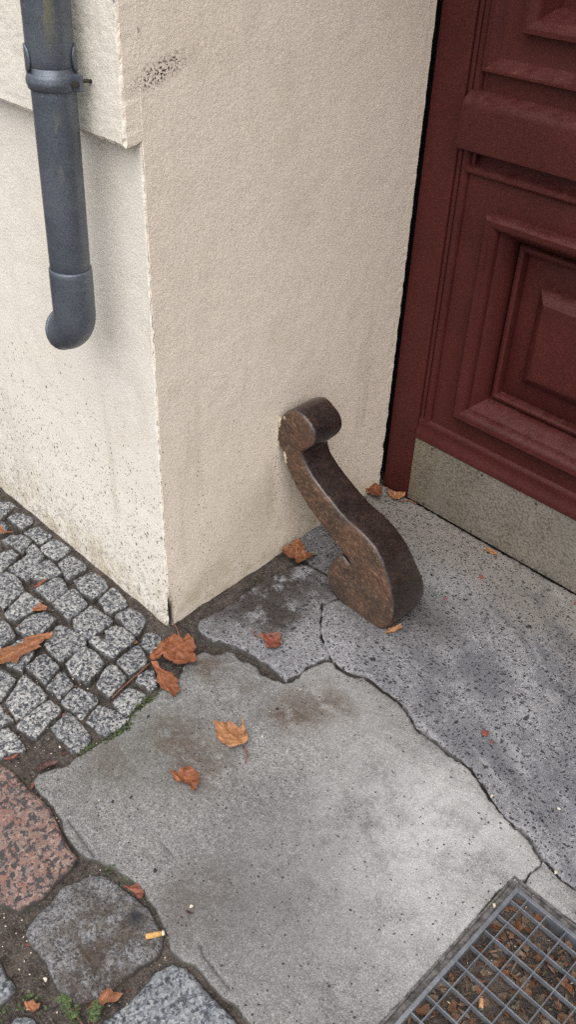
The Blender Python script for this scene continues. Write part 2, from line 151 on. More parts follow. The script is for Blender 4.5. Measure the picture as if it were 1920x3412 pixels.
def plaster(name, base, warm, dirt):
    m = M(name)
    x, y, z = m.xyz()
    big = m.noise(2.2, 4., .6); mid = m.noise(9., 4., .65); fine = m.noise(150., 4., .7); grit = m.noise(420., 2., .8)
    c = m.mix(m.mr(big, .35, .68), base, warm)
    c = m.mix(m.mul(m.mr(mid, .5, .75), .35), c, tuple(v * .86 for v in base))
    c = m.mix(m.mul(m.mr(fine, .44, .30), .40), c, tuple(v * .62 for v in base))
    c = m.mix(m.mul(m.mr(grit, .60, .75), .30), c, tuple(min(1, v * 1.2) for v in base))
    c = m.mix(m.mul(m.mr(grit, .42, .28), .45), c, tuple(v * .5 for v in base))
    sm = m.noise(4.5, 5., .65)
    c = m.mix(m.mul(m.mr(sm, .54, .74), .18), c, (.68, .56, .42))
    c = m.mix(m.mul(m.mul(m.blob(-.10, 0, .60, .16), m.mr(mid, .4, .65)), .30), c, (.55, .44, .32))
    # long faint run-down streaks and the yellowed foot of the wall
    st = m.noise(14., 3., .6, vec=m.scalev((1, 1, .12)))
    c = m.mix(m.mul(m.mr(st, .56, .72), m.mul(m.mr(z, 1.05, .15), .22)), c, (.40, .33, .24))
    c = m.mix(m.mul(m.mr(z, .16, .0), m.mr(mid, .38, .66)), c, (.66, .58, .44))
    # splashed dirt: dark specks that get denser towards the pavement
    w = m.warp(.004, 90.)
    for sc, r, lim in ((70., .22, .80), (150., .32, .66), (36., .17, .84)):
        v = m.vor(sc, vec=m.scalev((1, 1, .75), w))
        keep = m.math('GREATER_THAN', m.n('ShaderNodeSeparateColor', _0=v.outputs['Color']).outputs[0], m.mr(z, 0., .70, lim - dirt * 1.45, 1.02))
        spot = m.mul(m.mr(v.outputs['Distance'], r, r * .55), keep)
        c = m.mix(m.mul(spot, .80), c, (.06, .048, .04))
    haze = m.mul(m.mr(z, .26, 0.), m.mr(m.noise(45., 4., .7), .45, .7))
    c = m.mix(m.mul(haze, .50 * (dirt > .2) + .10), c, (.22, .18, .14))
    c = m.grain(c, 460., .80, 1.16); c = m.grain(c, 190., .90, 1.08)
    m.set(Base_Color=c, Roughness=.93, Specular_IOR_Level=.15)
    h = m.add(m.mul(m.noise(70., 3., .6), .35), m.add(m.mul(fine, .8), m.mul(grit, .5)))
    m.bump(h, .0026, .75)
    return m, c, (x, y, z)

def mat_facade():
    return plaster('facade_plaster', (.90, .85, .765), (.875, .815, .71), .34)[0].m
def mat_band():
    m, c, (x, y, z) = plaster('band_plaster', (.88, .83, .73), (.85, .79, .68), -.1)
    # chipped arris: bare grey cement shows along the corner in patches
    n = m.noise(16., 3., .7)
    edge = m.mul(m.mr(x, -.0085, -.0035), m.mr(m.add(n, m.mul(m.noise(90., 2.), .25)), .70, .74))
    c = m.mix(edge, c, (.26, .255, .26))
    m.set(Base_Color=c)
    return m.m
def mat_reveal():
    m, c, (x, y, z) = plaster('reveal_plaster', (.945, .842, .72), (.92, .805, .678), -.12)  # same paint as the facade, its base colour warmed to carry the light
    # scuffed streak of dark rubbed specks, high on the reveal near the corner
    a, b, mid = SCUFF
    dy, dz = b[0] - a[0], b[1] - a[1]; L = math.hypot(dy, dz)
    vec = m.n('ShaderNodeCombineXYZ', _0=m.mul(m.add(m.mul(m.add(y, -a[0]), dy / L), m.mul(m.add(z, -a[1]), dz / L)), 1.), _1=m.add(m.mul(m.add(y, -a[0]), -dz / L), m.mul(m.add(z, -a[1]), dy / L)), _2=0.).outputs[0]
    zone = m.blob(L * .58, .012, 0, 1., vec=vec, stretch=(1 / (L * .75), 1 / .030, 1))
    sp = m.noise(240., 3., .7)
    c = m.mix(m.mul(m.mul(zone, m.mr(sp, .50, .60)), 1.6), c, (.07, .05, .045))
    # browner, yellowish tone near the ground and around the iron guard
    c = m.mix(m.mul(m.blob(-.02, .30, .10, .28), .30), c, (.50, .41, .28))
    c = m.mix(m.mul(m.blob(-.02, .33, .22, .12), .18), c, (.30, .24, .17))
    n = m.noise(16., 3., .7)
    c = m.mix(m.mul(m.mul(m.mr(y, .012, .004), m.mr(z, 1.14, 1.16)), m.mr(n, .60, .64)), c, (.30, .28, .27))
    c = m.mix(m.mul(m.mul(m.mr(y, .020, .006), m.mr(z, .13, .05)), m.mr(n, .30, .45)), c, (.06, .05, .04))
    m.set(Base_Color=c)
    return m.m

def mat_paint():
    m = M('dark_red_paint')
    x, y, z = m.xyz(); nz = m.xyz(m.N)[2]
    big = m.noise(5., 4., .6); g = m.noise(300., 3., .7); st = m.noise(40., 3., .6, vec=m.scalev((1, 1, .08)))
    c = m.mix(m.mr(big, .3, .7), (.055, .0108, .0094), (.076, .0146, .0125))
    c = m.mix(m.mul(m.mr(st, .55, .75), .3), c, (.046, .013, .017))
    c = m.mix(m.mul(m.mr(g, .52, .68), .45), c, (.15, .042, .036))
    c = m.mix(m.mul(m.mr(g, .47, .32), .55), c, (.016, .006, .007))
    dust = m.mul(m.mr(nz, .15, .8), m.mr(m.noise(30., 4., .7), .30, .62))
    c = m.mix(m.mul(dust, .22), c, (.17, .075, .072))
    c = m.mix(m.mul(m.mul(m.mr(nz, .3, .9), m.mr(m.noise(150., 4., .75), .58, .70)), .22), c, (.30, .22, .21))
    sc = m.noise(55., 4., .75, vec=m.scalev((1, 1, .3)))
    c = m.mix(m.mul(m.mr(sc, .74, .77), .35), c, (.22, .13, .12))
    c = m.grain(c, 430., .60, 1.45)
    m.set(Base_Color=c, Roughness=m.mr(big, .2, .8, .46, .62), Specular_IOR_Level=.25)
    m.bump(m.add(m.mul(st, .5), m.mul(g, .35)), .0010, .6)
    return m.m

def mat_kick():
    m = M('hammered_aluminium')
    x, y, z = m.xyz()
    v = m.vor(165., feature='SMOOTH_F1'); big = m.noise(7., 4., .65); g = m.noise(260., 2., .7)
    c = m.mix(m.mr(big, .3, .7), (.36, .325, .27), (.46, .42, .36))
    c = m.mix(m.mul(m.mr(v.outputs['Distance'], .30, .70), .55), c, (.10, .09, .07))
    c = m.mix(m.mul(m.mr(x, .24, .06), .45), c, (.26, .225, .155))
    st = m.noise(26., 3., .6, vec=m.scalev((1, 1, .1)))
    c = m.mix(m.mul(m.mr(st, .5, .7), .35), c, (.38, .37, .33))
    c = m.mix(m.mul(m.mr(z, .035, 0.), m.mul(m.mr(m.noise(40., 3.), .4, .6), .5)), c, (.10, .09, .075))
    c = m.grain(c, 430., .80, 1.20)
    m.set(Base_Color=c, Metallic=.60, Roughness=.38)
    m.bump(m.add(v.outputs['Distance'], m.mul(g, .3)), .0022, .9)
    return m.m

def granite(name, pal, scale, rough=.8, bumpd=.0020, vary=.40, dirt=.25):
    m = M(name)
    w = m.warp(.006, 150.)
    v1 = m.n('ShaderNodeSeparateColor', _0=m.vor(scale, vec=w).outputs['Color']).outputs[0]
    v2 = m.n('ShaderNodeSeparateColor', _0=m.vor(scale * 2.1, vec=w).outputs['Color']).outputs[1]
    f = m.add(m.mul(v1, .62), m.mul(v2, .38))
    n = len(pal)
    c = m.ramp(f, [(p, q) for p, q in pal])
    big = m.noise(18., 3., .6)
    c = m.mix(1., c, m.ramp(m.add(m.mul(m.rand(), vary), m.mul(big, .5)), [(.1, (.72, .72, .74)), (.75, (1.12, 1.12, 1.1))]), 'MULTIPLY')
    c = m.mix(m.mul(m.mr(m.noise(30., 4., .7), .52, .72), dirt), c, (.09, .075, .06))
    nz = m.xyz(m.N)[2]
    c = m.mix(m.mr(nz, .75, .25), c, (.055, .05, .045))
    m.set(Base_Color=c, Roughness=rough, Specular_IOR_Level=.35)
    m.bump(m.add(m.mul(f, .5), m.add(m.mul(m.noise(220., 3., .7), .5), m.mul(m.noise(60., 3.), .8))), bumpd, .9)
    return m

def concrete(name, c1, c2, pits, grit=1.):
    m = M(name)
    big = m.noise(3.2, 4., .6); mid = m.noise(16., 5., .65); fine = m.noise(210., 3., .75); sp = m.noise(480., 2., .8)
    c = m.mix(m.mr(big, .34, .66), c1, c2)
    c = m.mix(m.mul(m.mr(mid, .52, .72), .35), c, tuple(v * .72 for v in c1))
    c = m.mix(m.mul(m.mr(fine, .46, .33), .50 * grit), c, tuple(v * .42 for v in c1))
    c = m.mix(m.mul(m.mr(fine, .56, .72), .45 * grit), c, tuple(v * 1.5 for v in c2))
    c = m.mix(m.mul(m.mr(sp, .45, .35), .50 * grit), c, tuple(v * .40 for v in c1))
    c = m.mix(m.mul(m.mr(sp, .56, .66), .40 * grit), c, tuple(v * 1.6 for v in c2))
    c = m.grain(c, 470., .50, 1.50); c = m.grain(c, 200., .72, 1.26); c = m.grain(c, 62., .82, 1.16, .34, .66)
    hl = m.noise(11., 6., .72, dist=1.6)
    c = m.mix(m.mul(m.mul(m.mr(hl, .480, .488), m.mr(hl, .500, .492)), m.mul(m.mr(m.noise(5., 2.), .5, .6), .5)), c, tuple(v * .35 for v in c1))
    h = m.add(m.mul(mid, 1.2), m.add(m.mul(fine, .6), m.mul(sp, .35)))
    w = m.warp(.010, 60.)
    for sc, st, lim, r in pits:
        v = m.vor(sc, vec=m.scalev(st, w))
        keep = m.math('GREATER_THAN', m.n('ShaderNodeSeparateColor', _0=v.outputs['Color']).outputs[0], lim)
        spot = m.mul(m.mr(v.outputs['Distance'], r, r * .6), keep)
        h = m.math('SUBTRACT', h, m.mul(spot, .9))
        m.pit = spot if not hasattr(m, 'pit') else m.math('MAXIMUM', m.pit, spot)
    return m, c, h

def mat_slab():
    m, c, h = concrete('sandstone', (.160, .158, .156), (.235, .232, .228), [(60., (1, 1, 1), .93, .18), (130., (1, .8, 1), .88, .26), (75., (.5, 1.2, 1), .94, .17)], 1.5)
    x, y, z = m.xyz()
    wv = m.warp(.10, 9.)
    patch = m.add(m.noise(7., 5., .7), m.mul(m.noise(34., 4., .7), .45))
    c = m.mix(m.mul(m.mul(m.blob(.83, .05, 0, .46, vec=wv, stretch=(1.15, .75, 1)), m.mr(patch, .45, .85)), 1.), c, (.43, .43, .428))
    c = m.mix(m.mul(m.blob(.46, .12, 0, .22, vec=wv), .55), c, (.36, .355, .345))
    c = m.mix(m.mul(m.blob(.25, -.28, 0, .26, vec=wv), .55), c, (.112, .114, .102))
    c = m.mix(m.mul(m.blob(.70, -.33, 0, .34, vec=wv), .6), c, (.115, .114, .115))
    k = m.mr(m.noise(24., 5., .7), .32, .52)
    for p, r, a in ((STAIN[0], .105, .95), (STAIN[1], .095, .85), (STAIN[2], .075, .85), (STAIN[3], .13, .75), ([.28, -.20], .10, .8), ([.24, -.36], .10, .5), ([.60, -.42], .13, .4), ([.28, .02], .05, .5)):
        c = m.mix(m.mul(m.mul(m.blob(p[0], p[1], 0, r, vec=wv), k), a), c, (.085, .062, .045))
    mo = m.mul(m.blob(.13, -.24, 0, .14, stretch=(1.3, .55, 1)), m.mr(m.noise(60., 4., .7), .5, .64))
    c = m.mix(m.mul(mo, .6), c, (.07, .085, .045))
    fr = m.mul(m.mr(m.noise(7., 5., .7, dist=1.2), .495, .505), m.mr(m.noise(7., 5., .7, dist=1.2), .515, .505))
    c = m.mix(m.mul(fr, .25), c, (.42, .41, .40))
    nz = m.xyz(m.N)[2]
    c = m.grain(c, 380., .66, 1.34)
    c = m.mix(m.mul(m.pit, .88), c, (.030, .030, .033))
    c = m.mix(m.mr(nz, .8, .3), c, (.075, .07, .06))
    m.set(Base_Color=c, Roughness=.82, Specular_IOR_Level=.3)
    m.bump(h, .0022, .7); return m.m

def mat_threshold(name='threshold_stone'):
    m, c, h = concrete(name, (.20, .20, .213), (.285, .285, .303),
                       [(50., (1, .5, 1), .86, .25), (90., (.5, 1, 1), .62, .29), (160., (1, .6, 1), .45, .33), (120., (.6, 1.2, 1), .60, .27), (26., (1, .7, 1), .965, .2)], 1.5)
    x, y, z = m.xyz(); wv = m.warp(.12, 8.)
    # worn, bluish hollows and the brown, dusty strip along the door
    c = m.mix(m.mul(m.mr(m.add(y, m.mul(m.noise(6., 3.), .25)), .66, .90), .85), c, (.225, .205, .185))
    c = m.mix(m.mul(m.blob(.80, .27, 0, .16, vec=wv, stretch=(.6, 1.6, 1)), .6), c, (.105, .107, .122))
    c = m.mix(m.mul(m.blob(1.05, .30, 0, .16, vec=wv, stretch=(.6, 1.6, 1)), .6), c, (.105, .107, .122))
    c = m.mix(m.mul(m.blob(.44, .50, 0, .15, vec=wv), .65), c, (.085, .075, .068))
    bands = m.n('ShaderNodeTexWave', {'wave_type': 'BANDS', 'bands_direction': 'DIAGONAL'}, Vector=m.scalev((1, 2.6, 1), wv), Scale=1.1, Distortion=5., Detail=3., Detail_Scale=1.2).outputs['Fac'] if False else m.noise(3.4, 4., .6, vec=m.scalev((1.2, 3.4, 1), m.n('ShaderNodeMapping', Vector=wv, Rotation=(0, 0, math.radians(24))).outputs[0]))
    c = m.mix(m.mul(m.mr(bands, .54, .34), m.mul(m.mr(x, .35, .6), .70)), c, (.105, .107, .120))
    c = m.mix(m.mul(m.mr(bands, .54, .68), m.mul(m.mr(x, .35, .6), .55)), c, (.40, .40, .41))
    k = m.mr(m.noise(20., 5., .7), .34, .56)
    for px_, py_, pr_, pa_ in ((.10, .20, .17, .95), (.07, .34, .16, .95), (.18, .24, .10, .7), (.20, .42, .14, .8), (.05, .10, .07, .8)):
        c = m.mix(m.mul(m.mul(m.blob(px_, py_, 0, pr_, vec=wv), k), pa_), c, (.048, .038, .034))
    c = m.mix(m.mul(m.mul(m.blob(.08, .30, 0, .22, vec=wv), k), .9), c, (.050, .040, .035))
    c = m.mix(m.mul(m.mul(m.blob(.14, .20, 0, .12, vec=wv), k), .7), c, (.045, .037, .034))
    c = m.mix(m.mul(m.mul(m.blob(.35, .62, 0, .18, vec=wv), k), .5), c, (.33, .33, .335))
    nz = m.xyz(m.N)[2]
    c = m.mix(m.mul(m.mul(m.blob(.33, .45, 0, .19), m.mr(m.noise(45., 4., .7), .25, .6)), .75), c, (.07, .06, .054))  # dirt ring at the guard foot, doubling as its painted contact shadow
    c = m.grain(c, 380., .70, 1.30)
    c = m.mix(m.mul(m.pit, .90), c, (.026, .027, .034))
    c = m.mix(m.mr(nz, .8, .3), c, (.06, .055, .05))
    m.set(Base_Color=c, Roughness=.78, Specular_IOR_Level=.3)
    m.bump(h, .0026, .8); return m.m

def mat_soil():
    m = M('soil')
    n = m.noise(60., 5., .75); g = m.noise(260., 3., .8); b = m.noise(8., 4., .6)
    c = m.mix(m.mr(n, .35, .65), (.036, .030, .027), (.095, .080, .070))
    c = m.mix(m.mul(m.mr(b, .45, .65), .6), c, (.13, .108, .094))
    c = m.mix(m.mul(m.mr(g, .56, .68), .7), c, (.26, .23, .20))
    c = m.mix(m.mul(m.mr(g, .45, .34), .8), c, (.014, .012, .010))
    m.set(Base_Color=c, Roughness=.95, Specular_IOR_Level=.15)
    m.bump(m.add(n, m.mul(g, .5)), .006, .9); return m.m

def mat_iron():
    m = M('rusty_cast_iron')
    nx, ny, nz = m.xyz(m.N); x, y, z = m.xyz()
    g = m.noise(210., 4., .75); big = m.noise(14., 4., .6)
    dark = m.mix(m.mr(big, .35, .7), (.030, .022, .021), (.064, .046, .042))
    dark = m.mix(m.mul(m.mr(g, .5, .66), .6), dark, (.090, .066, .062))
    dark = m.mix(m.mul(m.mr(m.noise(34., 5., .7), .48, .70), .6), dark, (.105, .058, .040))
    fl = m.noise(190., 4., .75, vec=m.scalev((.38, 1, .95), m.n('ShaderNodeMapping', Vector=m.P, Rotation=(0, math.radians(-38), 0)).outputs[0]), dist=.4)
    rust = m.mix(m.mr(big, .3, .65), (.050, .029, .020), (.112, .056, .031))
    rust = m.mix(m.mul(m.mr(fl, .52, .66), .75), rust, (.30, .180, .105))
    rust = m.mix(m.mul(m.mr(fl, .44, .32), .85), rust, (.020, .014, .013))
    rust = m.mix(m.mul(m.mr(g, .56, .74), .35), rust, (.22, .15, .10))
    foot = m.mul(m.mr(z, .20, .05), .55)
    rust = m.mix(m.mul(m.blob(.075, .38, .41, .075), .6), rust, (.12, .052, .026))
    rust = m.mix(m.mul(m.mr(m.add(z, m.mul(big, .1)), .15, .05), .5), rust, (.045, .030, .024))
    side = m.mr(ny, -.62, -.90)
    c = m.grain(m.mix(side, dark, rust), 420., .55, 1.5); c = m.grain(c, 130., .70, 1.32)
    worn = m.mul(m.mr(m.geo.outputs['Pointiness'], .525, .60), m.mr(m.noise(60., 4., .7), .30, .60))  # worn edge metal, with the sky highlight on the arris painted in
    c = m.mix(m.mul(worn, .75), c, (.30, .30, .33))
    m.set(Base_Color=c, Metallic=m.mr(ny, -.88, -.5, .05, .45), Roughness=m.mr(ny, -.88, -.4, .72, .25), Specular_IOR_Level=.6, Coat_Weight=m.mr(ny, -.88, -.4, 0., .35), Coat_Roughness=.22)
    m.bump(m.add(m.mul(m.mul(fl, side), 1.6), m.add(m.mul(g, .30), m.mul(big, .8))), .0030, .8); return m.m

def mat_zinc():
    m = M('weathered_zinc')
    x, y, z = m.xyz()
    big = m.noise(9., 4., .65); g = m.noise(330., 3., .75); st = m.noise(50., 3., .6, vec=m.scalev((1, 1, .06)))
    c = m.mix(m.mr(big, .3, .7), (.100, .115, .142), (.150, .168, .200))
    c = m.mix(m.mul(m.mr(st, .5, .72), .35), c, (.16, .17, .19))
    c = m.mix(m.mul(m.mr(g, .52, .7), .5), c, (.19, .20, .22))
    c = m.mix(m.mul(m.mr(g, .46, .3), .5), c, (.03, .033, .04))
    # small scuffs with yellow paint rubbed off on the pipe
    s = m.noise(36., 3., .6, vec=m.scalev((1.2, 1.2, .35)))
    c = m.mix(m.mul(m.mul(m.mr(s, .55, .59), m.blob(-.095, -.128, 1.14, .085)), .55), c, (.30, .29, .21))
    yl = m.mul(m.blob(-.077, -.115, 1.36, 1., stretch=(1 / .020, 1 / .03, 1 / .10)), m.mr(m.noise(70., 3., .6, vec=m.scalev((1, 1, .3))), .40, .5))
    c = m.mix(m.mul(yl, .6), c, (.26, .245, .12))
    c = m.mix(m.mul(m.mr(m.noise(55., 3., .7), .68, .72), .5), c, (.26, .27, .28))
    c = m.grain(c, 430., .66, 1.36)
    m.set(Base_Color=c, Metallic=.45, Roughness=.40, Specular_IOR_Level=.4)
    m.bump(m.add(g, m.mul(big, 2.)), .0006, .6); return m.m

def mat_galv():
    m = M('galvanised_steel')
    big = m.noise(25., 4., .65); g = m.noise(300., 3., .75)
    c = m.mix(m.mr(big, .3, .7), (.17, .185, .21), (.26, .28, .31))
    c = m.mix(m.mul(m.mr(g, .45, .3), .5), c, (.06, .065, .075))
    c = m.mix(m.mul(m.mr(m.noise(70., 4., .7), .55, .7), .45), c, (.10, .085, .07))
    m.set(Base_Color=c, Metallic=.45, Roughness=.50); m.bump(g, .0006, .6); return m.m

def mat_leaf(name, a, b, dark):
    m = M(name)
    n = m.noise(45., 4., .65); g = m.noise(230., 3., .7)
    c = m.mix(m.mr(n, .35, .65), a, b)
    c = m.mix(m.mul(m.mr(n, .54, .68), .85), c, dark)
    c = m.mix(m.mul(m.mr(g, .55, .72), .35), c, tuple(min(1, v * 1.8) for v in b))
    c = m.mix(m.mul(m.mr(g, .44, .30), .5), c, tuple(v * .3 for v in a))
    at = m.n('ShaderNodeAttribute', {'attribute_name': 'vein'})
    c = m.mix(m.mul(at.outputs['Fac'], .55), c, tuple(min(1, v * 1.9) for v in b))
    m.set(Base_Color=c, Roughness=.58, Specular_IOR_Level=.4); m.bump(m.add(m.add(n, m.mul(g, .4)), m.mul(at.outputs['Fac'], .5)), .0026, .9); return m.m

def mat_flat(name, c, var=.3, rough=.8, sc=200., metallic=0.):
    m = M(name); n = m.noise(sc, 3., .7)
    m.set(Base_Color=m.mix(m.mr(n, .35, .65), tuple(v * (1 - var) for v in c), tuple(min(1, v * (1 + var)) for v in c)), Roughness=rough, Metallic=metallic)
    m.bump(n, .0008, .6); return m.m

FACADE, BAND, REVEAL, PAINT, KICK = mat_facade(), mat_band(), mat_reveal(), mat_paint(), mat_kick()
COBBLE = granite('grey_granite', [(.22, (.032, .035, .044)), (.38, (.105, .112, .126)), (.54, (.205, .210, .218)), (.68, (.31, .31, .304)), (.88, (.45, .44, .42))], 200., dirt=.15)
COBBLE = COBBLE.m
def mat_pink():
    m = granite('pink_granite', [(.20, (.035, .036, .040)), (.36, (.075, .070, .072)), (.47, (.20, .105, .085)), (.62, (.29, .150, .120)), (.80, (.34, .26, .23))], 105., vary=.1)
    w = m.warp(.010, 60.)
    g = m.noise(330., 3., .8)
    a = m.noise(85., 5., .72, vec=w); b = m.noise(48., 4., .7); v = m.n('ShaderNodeSeparateColor', _0=m.vor(150., vec=w).outputs['Color']).outputs[0]
    c = m.mix(m.mr(b, .35, .65), (.25, .128, .10), (.215, .165, .145))
    c = m.mix(m.mul(m.mr(v, .6, .95), .6), c, (.40, .29, .25))
    c = m.mix(m.mul(m.mr(a, .495, .535), .94), c, (.046, .045, .050))
    c = m.mix(m.mul(m.mr(a, .44, .38), .55), c, (.13, .10, .095))
    c = m.mix(m.mul(m.mr(g, .47, .36), .6), c, (.04, .03, .03))
    c = m.mix(m.mr(m.xyz(m.N)[2], .75, .25), c, (.055, .05, .045))
    m.set(Base_Color=c); return m.m
PINK = mat_pink()
def mat_greyA():
    m = granite('worn_grey_stone', [(.18, (.06, .06, .065)), (.36, (.16, .16, .165)), (.55, (.225, .225, .235)), (.75, (.30, .30, .31))], 230., vary=.1, dirt=.3)
    c = m.b.inputs['Base Color'].links[0].from_socket
    wv = m.warp(.09, 14.)
    cx = sum(p[0] for p in GREYA) / len(GREYA); cy = sum(p[1] for p in GREYA) / len(GREYA)
    k = m.mr(m.noise(22., 5., .75), .40, .58)
    c = m.mix(m.mul(m.mul(m.blob(cx + .01, cy, 0, .17, vec=wv, stretch=(1, .8, 1)), k), .9), c, (.070, .052, .036))
    c = m.mix(m.mul(m.mul(m.blob(cx + .06, cy - .05, 0, .10, vec=wv), m.mr(m.noise(60., 4., .75), .42, .56)), .8), c, (.050, .034, .024))
    c = m.mix(m.mul(m.blob(*DARKPATCH, 0, .028, vec=m.warp(.02, 40.)), .95), c, (.022, .024, .032))
    c = m.mix(m.mul(m.mr(m.noise(330., 3., .8), .47, .36), .6), c, (.03, .028, .026))
    m.set(Base_Color=c)
    m.bump(m.add(m.mul(m.noise(28., 5., .75), 3.), m.noise(200., 3., .7)), .0040, .9)
    return m.m
GREYSTONE = mat_greyA()
BLUESTONE = granite('blue_grey_stone', [(.18, (.05, .055, .065)), (.36, (.135, .15, .17)), (.6, (.23, .25, .27)), (.85, (.36, .37, .38))], 170., vary=.15).m
PIT_BROWN = mat_leaf('pit_leaf_brown', (.095, .046, .026), (.19, .100, .056), (.035, .020, .014))
PIT_GREY = mat_leaf('pit_leaf_grey', (.10, .072, .052), (.19, .14, .10), (.05, .038, .03))
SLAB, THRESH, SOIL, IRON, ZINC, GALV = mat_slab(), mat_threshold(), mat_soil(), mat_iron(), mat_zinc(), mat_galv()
LEAF_ORANGE = mat_leaf('orange_leaf', (.145, .045, .019), (.25, .088, .037), (.070, .026, .014))
LEAF_BROWN = mat_leaf('brown_leaf', (.15, .055, .026), (.26, .11, .05), (.06, .025, .016))
LEAF_RED = mat_leaf('red_brown_leaf', (.13, .035, .022), (.20, .065, .04), (.05, .02, .015))
LEAF_TAN = mat_leaf('tan_leaf', (.22, .095, .040), (.34, .165, .075), (.15, .06, .03))
LEAF_DARK = mat_leaf('dark_leaf', (.045, .022, .020), (.085, .040, .034), (.03, .018, .016))
STEMM = mat_flat('leaf_stalk', (.20, .085, .05), .3)
BLACK = mat_flat('gap_shade_black', (.012, .011, .010), .3, .95)
SCREW = mat_flat('dark_screw', (.035, .028, .024), .3, .6)
CHIP = mat_flat('old_paint_flakes', (.52, .46, .34), .45, .9, 60.)
PAPER = mat_flat('cork_paper', (.52, .30, .11), .25, .8)
ASH = mat_flat('burnt_paper', (.16, .14, .12), .4, .9)
BUTTM = mat_flat('pale_cork_paper', (.55, .30, .17), .2, .8)
GREEN = mat_flat('weed_green', (.055, .085, .028), .55, .7, 120.)
MOSS = mat_flat('moss', (.055, .075, .030), .5, .95, 160.)
WHITEBIT = mat_flat('pale_grit', (.62, .55, .42), .3, .8)
DARKBIT = mat_flat('dark_grit', (.018, .016, .016), .3, .8)
REDBIT = mat_flat('red_chip', (.23, .065, .045), .3, .8)

# ---------------------------------------------------------------- geometry helpers
def resample(poly, step, jit, seed, chaikin=1):
    p = [Vector((a, b)) for a, b in poly]
    for _ in range(chaikin):
        q = []
        for i in range(len(p)):
            a, b = p[i], p[(i + 1) % len(p)]
            q += [a.lerp(b, .10), a.lerp(b, .90)]
        p = q
    out = []
    for i in range(len(p)):
        a, b = p[i], p[(i + 1) % len(p)]
        n = max(1, int(round((b - a).length / step)))
        for k in range(n): out.append(a.lerp(b, k / n))
    res = []
    for v in out:
        d = noise.noise_vector(Vector((v.x * 90, v.y * 90, seed))) * jit + noise.noise_vector(Vector((v.x * 28, v.y * 28, seed + 5))) * jit * 1.3
        w = Vector((v.x + d.x, v.y + d.y))
        if not res or (w - res[-1]).length > step * .3: res.append(w)
    if (res[0] - res[-1]).length < step * .3: res.pop()
    return res

def seg_dist(P, poly):
    A = np.array([(v[0], v[1]) for v in poly]); B = np.roll(A, -1, 0)
    d = np.full(len(P), 1e9)
    for a, b in zip(A, B):
        ab = b - a; t = np.clip(((P - a) @ ab) / max(ab @ ab, 1e-12), 0, 1)
        q = a + t[:, None] * ab
        d = np.minimum(d, np.hypot(*(P - q).T))
    return d

def fill(poly, step, seed, extra=()):
    """2-D triangulation of a polygon with jittered inner points; returns verts, faces, ordered rim"""
    r = random.Random(seed)
    xs = [v[0] for v in poly]; ys = [v[1] for v in poly]
    pts = []
    y = min(ys)
    row = 0
    while y < max(ys):
        x = min(xs) + (row % 2) * step * .5
        while x < max(xs):
            pts.append((x + r.uniform(-.25, .25) * step, y + r.uniform(-.25, .25) * step)); x += step
        y += step * .87; row += 1
    P = np.array(pts + list(extra)) if pts else np.zeros((0, 2))
    # inside test
    A = np.array([(v[0], v[1]) for v in poly]); B = np.roll(A, -1, 0)
    ins = np.zeros(len(P), bool)
    for a, b in zip(A, B):
        c = (a[1] > P[:, 1]) != (b[1] > P[:, 1])
        with np.errstate(divide='ignore', invalid='ignore'):
            xi = (b[0] - a[0]) * (P[:, 1] - a[1]) / (b[1] - a[1]) + a[0]
        ins ^= c & (P[:, 0] < xi)
    P = P[ins]
    P = P[seg_dist(P, poly) > step * .35] if len(P) else P
    n = len(poly)
    vv = [Vector((v[0], v[1])) for v in poly] + [Vector(p) for p in P]
    out = delaunay_2d_cdt(vv, [], [list(range(n))], 1, 1e-7)
    return out[0], out[2]

def stone_mesh(name, poly, ztop=0., depth=.05, edge=.006, step=.006, jit=.0012, rough=.0012, rfreq=60., seed=0, tilt=(0, 0), chaikin=1, extra=(), zfun=None, dome=0.):
    rim = resample(poly, step, jit, seed, chaikin)
    v2, faces = fill(rim, step, seed, extra)
    P = np.array([(v[0], v[1]) for v in v2]); d = seg_dist(P, rim)
    cx, cy = P.mean(0); R = max(np.hypot(P[:, 0] - cx, P[:, 1] - cy))
    bm = bmesh.new(); vs = []
    for (x, y), dd in zip(P, d):
        t = min(dd / edge, 1.)
        z = ztop - edge * .9 * (1 - math.sqrt(max(0, 1 - (1 - t) ** 2)))
        z += rough * noise.fractal(Vector((x * rfreq, y * rfreq, seed * 3.1)), .9, 2.1, 4) * (.4 + .6 * t)
        z += tilt[0] * (x - cx) + tilt[1] * (y - cy)
        if dome: z += dome * (1 - ((x - cx) ** 2 + (y - cy) ** 2) / R ** 2)
        if zfun: z += zfun(x, y)
        vs.append(bm.verts.new((x, y, z)))
    cnt = {}
    for f in faces:
        if len(set(f)) < 3: continue
        try: fc = bm.faces.new([vs[i] for i in f])
        except ValueError: continue
        if fc.normal.z == 0: fc.normal_update()
        if fc.normal.z < 0: fc.normal_flip()
    bm.edges.ensure_lookup_table()
    bd = [e for e in bm.edges if e.is_boundary]
    g = bmesh.ops.extrude_edge_only(bm, edges=bd)
    for v in [q for q in g['geom'] if isinstance(q, bmesh.types.BMVert)]:
        v.co.z = ztop - depth
    bmesh.ops.recalc_face_normals(bm, faces=bm.faces[:])
    for f in bm.faces: f.smooth = True
    me = bpy.data.meshes.new(name); bm.to_mesh(me); bm.free()
    me.set_sharp_from_angle(angle=math.radians(60))
    return me

